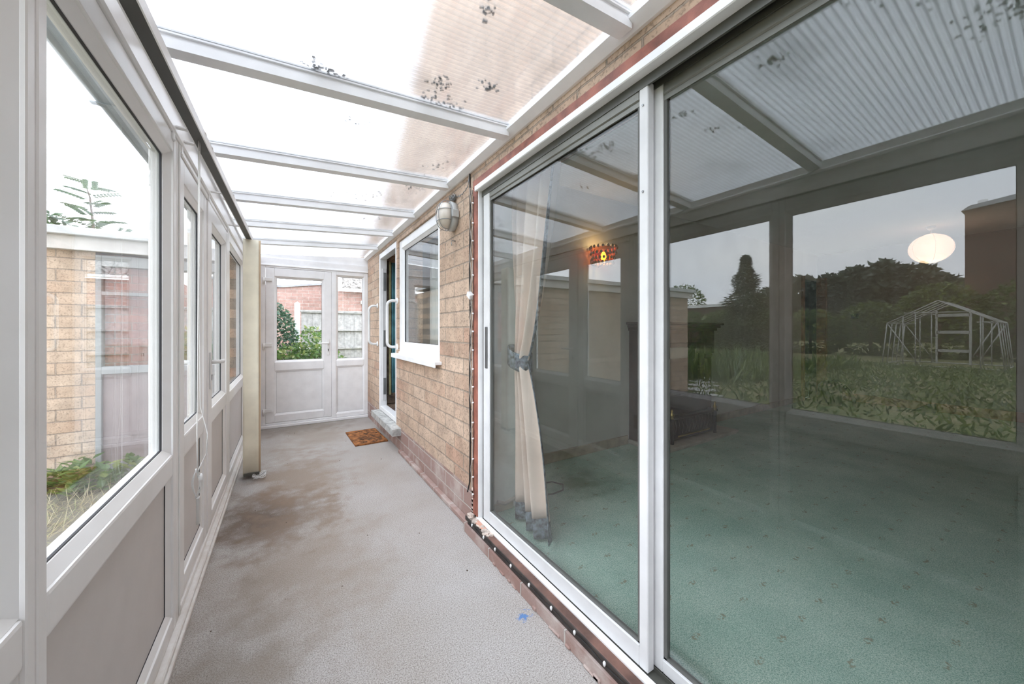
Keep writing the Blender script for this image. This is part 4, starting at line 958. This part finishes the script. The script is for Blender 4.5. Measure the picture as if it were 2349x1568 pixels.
# weeds and dry grass by the garage
m = MB()
for k in range(46):
    x, y = random.uniform(-1.95, -1.05), random.uniform(4.3, 4.7); h = random.uniform(0.05, 0.24)
    for q in range(9):
        a = random.uniform(0, 2 * PI); m.leaf(V((x, y, -0.13 + h * random.random())), V((math.cos(a), math.sin(a), random.uniform(0.1, 0.9))), V((0, 0, 1)), random.uniform(0.06, 0.13), 0.055)
tag(m.out('weeds', 'leaf'), 'green leafy weeds along the foot of the garage wall', 'weeds', kind='stuff')
m = MB()
for k in range(900):
    x, y = random.gauss(-1.45, 0.22), random.gauss(3.85, 0.35); m.leaf(V((x, y, -0.14)), V((random.gauss(0, 1), random.gauss(0, 1), random.uniform(0.1, 1.0))), V((0, 0, 1)), random.uniform(0.08, 0.22), 0.005)
tag(m.out('dry_grass', 'straw'), 'dry straw-coloured grass on the yard outside the large window', 'grass', kind='stuff')

# tree over the garage with pinnate leaves
t = thing('ash_sapling', 'sapling with feathery leaves rising above the garage roof', 'tree', (-2.45, 8.0, -0.15))
m = MB(); m.tube([(-2.45, 8, -0.15), (-2.47, 8, 1.5), (-2.45, 8, 2.6), (-2.50, 8, 3.2), (-2.56, 8, 3.45)], 0.02, 6, rs=[.04, .03, .018, .01, .004]); m.tube([(-3.0, 8.1, -0.15), (-3.05, 8.1, 2.5), (-3.0, 8.1, 2.95)], 0.02, 6, rs=[.03, .015, .006]); m.out('trunk', 'bark', t)
m = MB()
def pinnate(p, d, L, n=7, s=0.13):
    d = d.normalized(); side = d.cross(V((0, 0, 1))); side = side.normalized() if side.length > 1e-3 else V((1, 0, 0))
    for k in range(n):
        q = p + d * L * (k + 1) / n + V((0, 0, -0.12 * L * ((k + 1) / n) ** 2))
        for sg in (-1, 1): m.leaf(q, side * sg + d * 0.5 + V((0, 0, -0.25)), V((0, 0.8, 1)), s, s * 0.36)
for (bx, by, z0, z1, n) in ((-2.5, 8, 2.2, 3.45, 26), (-3.02, 8.1, 2.1, 3.0, 16), (-2.2, 8.0, 2.0, 2.75, 12), (-3.3, 8.1, 2.0, 2.8, 12), (-1.95, 8.0, 1.95, 2.45, 12), (-2.75, 8.0, 1.9, 2.55, 10), (-1.7, 8, 1.9, 2.3, 8)):
    for k in range(n):
        z = z0 + (z1 - z0) * k / n; a = k * 2.4; pinnate(V((bx, by, z)), V((math.cos(a), math.sin(a) * 0.7, 0.35 + random.uniform(-.2, .25))), random.uniform(0.28, 0.44) - 0.12 * k / n, 8, 0.105)
for (c_, r_, n_) in (((-3.15, 8.1, 2.55), (0.55, 0.4, 0.42), 420), ((-2.3, 8.0, 2.35), (0.7, 0.4, 0.32), 420), ((-3.4, 8.1, 2.2), (0.6, 0.4, 0.4), 300), ((-1.7, 8.0, 2.2), (0.5, 0.3, 0.22), 240)): leaf_cloud(m, c_, r_, n_, 0.13, shell=0.3)
m.out('leaves', 'leaf_pale', t)

# beyond the end door: hedge, bush, post, fence, walls, roof
t = thing('ivy_hedge', 'dark ivy-covered hedge left of the concrete fence post', 'hedge', (-0.25, 8.2, -0.15))
m = MB(); leaf_cloud(m, (-0.30, 8.0, 0.78), (0.50, 0.45, 1.0), 5000, 0.07, shell=0.75); m.out('foliage', 'leaf_dark', t)
t = thing('garden_bush', 'bright green bush growing behind the end door', 'bush', (0.35, 7.3, -0.15))
m = MB(); leaf_cloud(m, (0.2, 7.3, 0.35), (0.7, 0.45, 0.62), 2600, 0.085, shell=0.6); leaf_cloud(m, (0.62, 7.5, 0.42), (0.36, 0.3, 0.5), 1100, 0.07, shell=0.6); leaf_cloud(m, (0.40, 7.4, 0.85), (0.25, 0.3, 0.45), 500, 0.08, shell=0.4); m.out('foliage', 'leaf', t)
t = thing('fence_post', 'pale concrete fence post beyond the end door', 'post', (0.2, 8.5, -0.15))
m = MB(); m.box((0.15, 8.45, -0.15), (0.25, 8.55, 1.74), 0.01); m.out('shaft', 'post', t); m = MB(); m.prism([(0.15, 8.45, 1.74), (0.25, 8.45, 1.74), (0.2, 8.45, 1.78)], (0, 0.1, 0)); m.out('cap', 'post', t)
fp = thing('wooden_fence', 'weathered grey boarded fence panel right of the concrete post', 'fence', (1.1, 8.5, -0.1), group='grey boarded fence panels')
for k in range(18):
    m = MB(); x = 0.27 + k * 0.1; m.box((x, 8.5 + 0.006 * (k % 2), -0.1), (x + 0.108, 8.515 + 0.006 * (k % 2), 1.58), 0.002); m.out('board', 'fence', fp)
for z in (0.42, 0.80, 1.18, 1.56):
    m = MB(); m.box((0.26, 8.46, z), (2.08, 8.50, z + 0.045), 0.004); m.out('rail', 'fence', fp)
m = MB(); m.box((0.25, 8.455, 1.585), (2.09, 8.53, 1.61), 0.004); m.out('capping', 'fence', fp)
copy_tree(fp, (-2.05, 0.02, 0), 'weathered grey fence panel behind the ivy hedge')
t = thing('boundary_wall', 'red brick outbuilding wall with lead coping beyond the fence', 'wall', (-2, 13, -0.15))
m = MB(); m.prism([(-6, 13, -0.15), (1.25, 13, -0.15), (1.25, 13, 2.70), (-0.05, 13, 2.52), (-6, 13, 2.40)], (0, 0.25, 0)); m.out('brickwork', 'red_brick_x', t)
m = MB(); m.prism([(-6, 12.94, 2.38), (-0.05, 12.94, 2.50), (1.27, 12.94, 2.68), (1.27, 12.94, 2.74), (-0.05, 12.94, 2.56), (-6, 12.94, 2.44)], (0, 0.35, 0)); m.out('coping', 'coping', t)
t = thing('neighbour_house', 'neighbouring brick house with lichened tiles right of the end door', 'house', (3.0, 12, -0.15))
m = MB(); m.box((1.26, 11.2, -0.15), (5.5, 14, 2.30)); m.out('brickwork', 'red_brick_x', t)
m = MB()
for row in range(9):
    y0 = 10.95 + row * 0.26; z0 = 2.36 + row * 0.16
    for k in range(16):
        x = 1.32 + 0.085 * row * 0 + k * 0.26 + (0.03 * row); m.prism([(x, y0, z0), (x + 0.25, y0, z0), (x + 0.25, y0, z0 + 0.035), (x + 0.19, y0, z0 + 0.075), (x + 0.12, y0, z0 + 0.03), (x, y0, z0 + 0.03)], (0.03, 0.30, 0.18))
m.out('roof_tiles', 'tile', t)
m = MB(); m.box((1.28, 10.90, 2.30), (5.4, 10.96, 2.36), 0.01); m.out('gutter', 'plastic', t)
m = MB(); m.box((1.84, 11.10, 1.95), (1.92, 11.2, 2.05), 0.01); m.out('alarm_box', 'plastic', t)
m = MB(); m.tube([(1.97, 11.1, 2.3), (1.97, 11.1, -0.1)], 0.035, 10); m.out('downpipe', 'black', t)

# ---- garden on the window side, seen in the patio-door reflection
gx = -17.9
t = thing('greenhouse', 'bare aluminium greenhouse frame standing on the lawn, seen in the patio glass', 'greenhouse', (gx, 2.92, -0.15))
def gbar(a, b_, r_=0.019, nm='frame_bar'):
    m = MB(); m.tube([a, b_], r_, 4); m.out(nm, 'gh', t)
yc, yl, yr, ze, zr, zb = 2.92, 4.22, 1.62, 1.47, 2.27, -0.12
for dx in (0, -2.6):
    x = gx + dx
    for (a, b_) in (((x, yl + .14, zb), (x, yl, ze)), ((x, yr - .14, zb), (x, yr, ze)), ((x, yl, ze), (x, yc, zr)), ((x, yr, ze), (x, yc, zr)), ((x, yc + 1.0, ze), (x, yl, ze)), ((x, yc - 0.85, ze), (x, yr, ze)), ((x, yc + 0.55, zb), (x, yc + 0.55, 1.9)), ((x, yc + 0.87, zb), (x, yc + 0.87, 1.74)), ((x, yc - 0.75, zb), (x, yc - 0.75, 1.80)), ((x, yc - 0.95, zb), (x, yc - 0.95, 1.72)), ((x, yl, ze), (x, yl - 0.85, zb)), ((x, yr, ze), (x, yr + 0.6, 0.1)), ((x, yc + 0.85, 1.84), (x, yc - 0.75, 1.84)), ((x, yl + .14, zb), (x, yr - .14, zb))):
        gbar(a, b_)
for (y, z) in ((yl, ze), (yr, ze), (yc, zr), (yl + .14, zb), (yr - .14, zb), ((yl + yc) / 2, (ze + zr) / 2), ((yr + yc) / 2, (ze + zr) / 2)): gbar((gx, y, z), (gx - 2.6, y, z))
for k in range(1, 4):
    x = gx - 2.6 * k / 4
    for (a, b_) in (((x, yl + .14, zb), (x, yl, ze)), ((x, yr - .14, zb), (x, yr, ze)), ((x, yl, ze), (x, yc, zr)), ((x, yr, ze), (x, yc, zr))): gbar(a, b_, 0.016)
gd = MB()
for z in (0.42, 1.08, 1.68): gd.box((gx + 0.02, yc - 0.72, z), (gx + 0.05, yc + 0.02, z + 0.10))
gd.box((gx + 0.02, yc - 0.76, 0), (gx + 0.05, yc - 0.71, 1.9)); gd.box((gx + 0.02, yc + 0.0, 0), (gx + 0.05, yc + 0.05, 1.9)); gd.out('sliding_door', 'gh', t)

def tree(name, label, cat, c, rad, n, size, mat, trunk=None, group=None, parts=()):
    t = thing(name, label, cat, (c[0], c[1], -0.15), group)
    m = MB(); leaf_cloud(m, c, rad, n, size, shell=0.75)
    for (cc, rr, nn) in parts: leaf_cloud(m, cc, rr, nn, size, shell=0.7)
    m.out('foliage', mat, t)
    m = MB(); m.tube([(c[0], c[1], -0.15), (c[0] + 0.05, c[1], c[2])], trunk or 0.08, 6); m.out('trunk', 'bark', t)
    return t
# hedge run behind the greenhouse, one shrub after the other
hk = [(-24.5, -1.0, 3.0, 'near end'), (-24.5, 1.3, 3.25, ''), (-24.2, 3.8, 3.3, ''), (-24.8, 6.3, 2.6, ''), (-24.3, 8.8, 2.3, ''), (-24.6, 11.3, 2.4, ''), (-24.2, 13.8, 2.5, ''), (-24.4, 16.3, 2.5, '')]
hl = ['hedge shrub at the right edge of the reflected garden', 'hedge shrub in front of the reflected chimney', 'hedge shrub directly behind the greenhouse frame', 'hedge shrub left of the greenhouse in the patio reflection',
      'hedge shrub below the wooded hill in the reflection', 'hedge shrub beside the conifer in the reflection', 'hedge shrub left of the conifer in the reflection', 'hedge shrub in front of the white-roofed shed']
for (x, y, h, _), lb in zip(hk, hl):
    tree('hedge_shrub', lb, 'shrub', (x, y, h * 0.45), (1.1, 1.6, h * 0.6), 2200, 0.22, 'leaf_hedge', group='shrubs of the garden hedge')
t = thing('conifer', 'dark conifer with drooping tips rising above the reflected hedge', 'tree', (-19.9, 10.3, -0.15))
m = MB()
for k in range(10000):
    h = random.random() ** 1.25; z = 0.1 + 5.25 * h; rr = (2.2 * (1 - h) ** 1.1 + 0.02) * (0.85 + 0.22 * math.sin(z * 5)) * random.uniform(0.3, 1.1); a = random.uniform(0, 2 * PI)
    p = V((-19.9 + rr * math.cos(a), 10.3 + rr * math.sin(a), z)); m.leaf(p, V((math.cos(a), math.sin(a), random.uniform(-0.5, 0.5))), V((0, 0, 1)), random.uniform(0.14, 0.34), 0.12)
m.out('foliage', 'leaf_con', t); m = MB(); m.tube([(-19.9, 10.3, -0.15), (-19.9, 10.3, 5.2)], 0.1, 6, rs=[0.12, 0.02]); m.out('trunk', 'bark', t)
tree('round_tree', 'round green tree left of the conifer in the reflection', 'tree', (-33, 22.5, 4.0), (2.2, 2.0, 1.9), 1800, 0.25, 'leaf_hedge')
t = thing('garden_shed', 'low flat-roofed shed with white fascia behind the hedge', 'shed', (-23.9, 15.5, -0.15))
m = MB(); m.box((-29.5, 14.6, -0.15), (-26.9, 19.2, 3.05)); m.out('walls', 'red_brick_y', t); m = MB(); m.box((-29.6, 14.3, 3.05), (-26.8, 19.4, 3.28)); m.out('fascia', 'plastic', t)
# tall weeds in front of conifer and by the greenhouse
m = MB()
for k in range(5200):
    x, y = random.uniform(-16, -7), random.uniform(4.5, 10.5); m.leaf(V((x, y, -0.15)), V((random.gauss(0, .5), random.gauss(0, .5), 1)), V((1, 0, 0)), random.uniform(0.15, 0.75) * (0.5 + noise.noise(V((x * .5, y * .5, 0))) + 0.3), 0.05)
tag(m.out('tall_weeds', 'leaf_hedge'), 'tall weeds on the lawn left of the greenhouse in the reflection', 'weeds', kind='stuff')
m = MB()
for k in range(9000):
    x, y = random.uniform(-18.5, -2.7), random.uniform(-0.5, 6.5)
    if y > 4.5 and x > -5.7: continue
    m.leaf(V((x, y, -0.15)), V((random.gauss(0, .8), random.gauss(0, .8), 0.8)), V((1, 0, 0)), random.uniform(0.05, 0.2), 0.03)
tag(m.out('lawn_weeds', 'leaf_hedge'), 'short weeds and grass tufts covering the lawn', 'grass', kind='stuff')
t = thing('brick_chimney', 'tall dark brick chimney stack with flat cap, seen reflected in the patio glass', 'chimney', (-27.9, 2.66, -0.15))
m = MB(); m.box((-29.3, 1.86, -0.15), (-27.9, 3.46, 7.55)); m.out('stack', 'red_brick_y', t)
m = MB(); m.prism([(-27.8, 1.75, 7.55), (-27.8, 3.58, 7.40), (-27.8, 3.30, 7.62), (-27.8, 1.75, 7.80)], (-1.6, 0, 0)); m.out('cap', 'coping', t)
m = MB(); m.lathe([(0.16, 0), (0.17, 0.35)], (-28.6, 2.95, 7.6), 'z', 12); m.out('chimney_pot', 'plastic', t)
# wooded hill as lumps of distant trees
k = 0
hill = [(30, 5.2), (27, 6.6), (24, 7.6), (21, 8.6), (18, 8.3), (15.5, 8.9), (13, 9.3), (10.5, 8.6), (8.5, 7.0), (33, 4.5), (36, 4.5)]
hlab = ['third tree from the left on the reflected hill', 'fourth tree from the left on the reflected hill', 'fifth tree from the left on the reflected hill', 'tree left of the hill summit in the reflection', 'lower tree just left of the hill summit', 'tree beside the summit tree on the reflected hill', 'tallest summit tree of the reflected hill', 'tree right of the hill summit in the reflection', 'lowest right-hand tree of the reflected hill', 'second tree from the left on the reflected hill', 'leftmost tree of the reflected wooded hill']
for (y, z), hl_ in zip(hill, hlab):
    t = thing('hill_tree', hl_, 'tree', (-58, y, -0.15), group='distant trees on the hill')
    m = MB(); leaf_cloud(m, (-58, y, z - 2.9), (2.0, 2.3, 2.9), 2200, 0.75, shell=0.72); m.out('foliage', 'leaf_far', t)
    m = MB(); m.tube([(-58, y, -0.15), (-58, y, z - 2)], 0.25, 6); m.out('trunk', 'bark', t)
b = MB(); b.prism([(-60, -10, -0.2), (-60, 60, -0.2), (-60, 50, 2.5), (-60, 25, 5.0), (-60, 12, 6.0), (-60, 6, 4.0), (-60, -10, 2.5)], (-12, 0, 0)); S_(b.out('hillside', simple('hazy_hillside', (0.07, 0.09, 0.06), 1.0)), 'green hillside beyond the garden', 'hill')
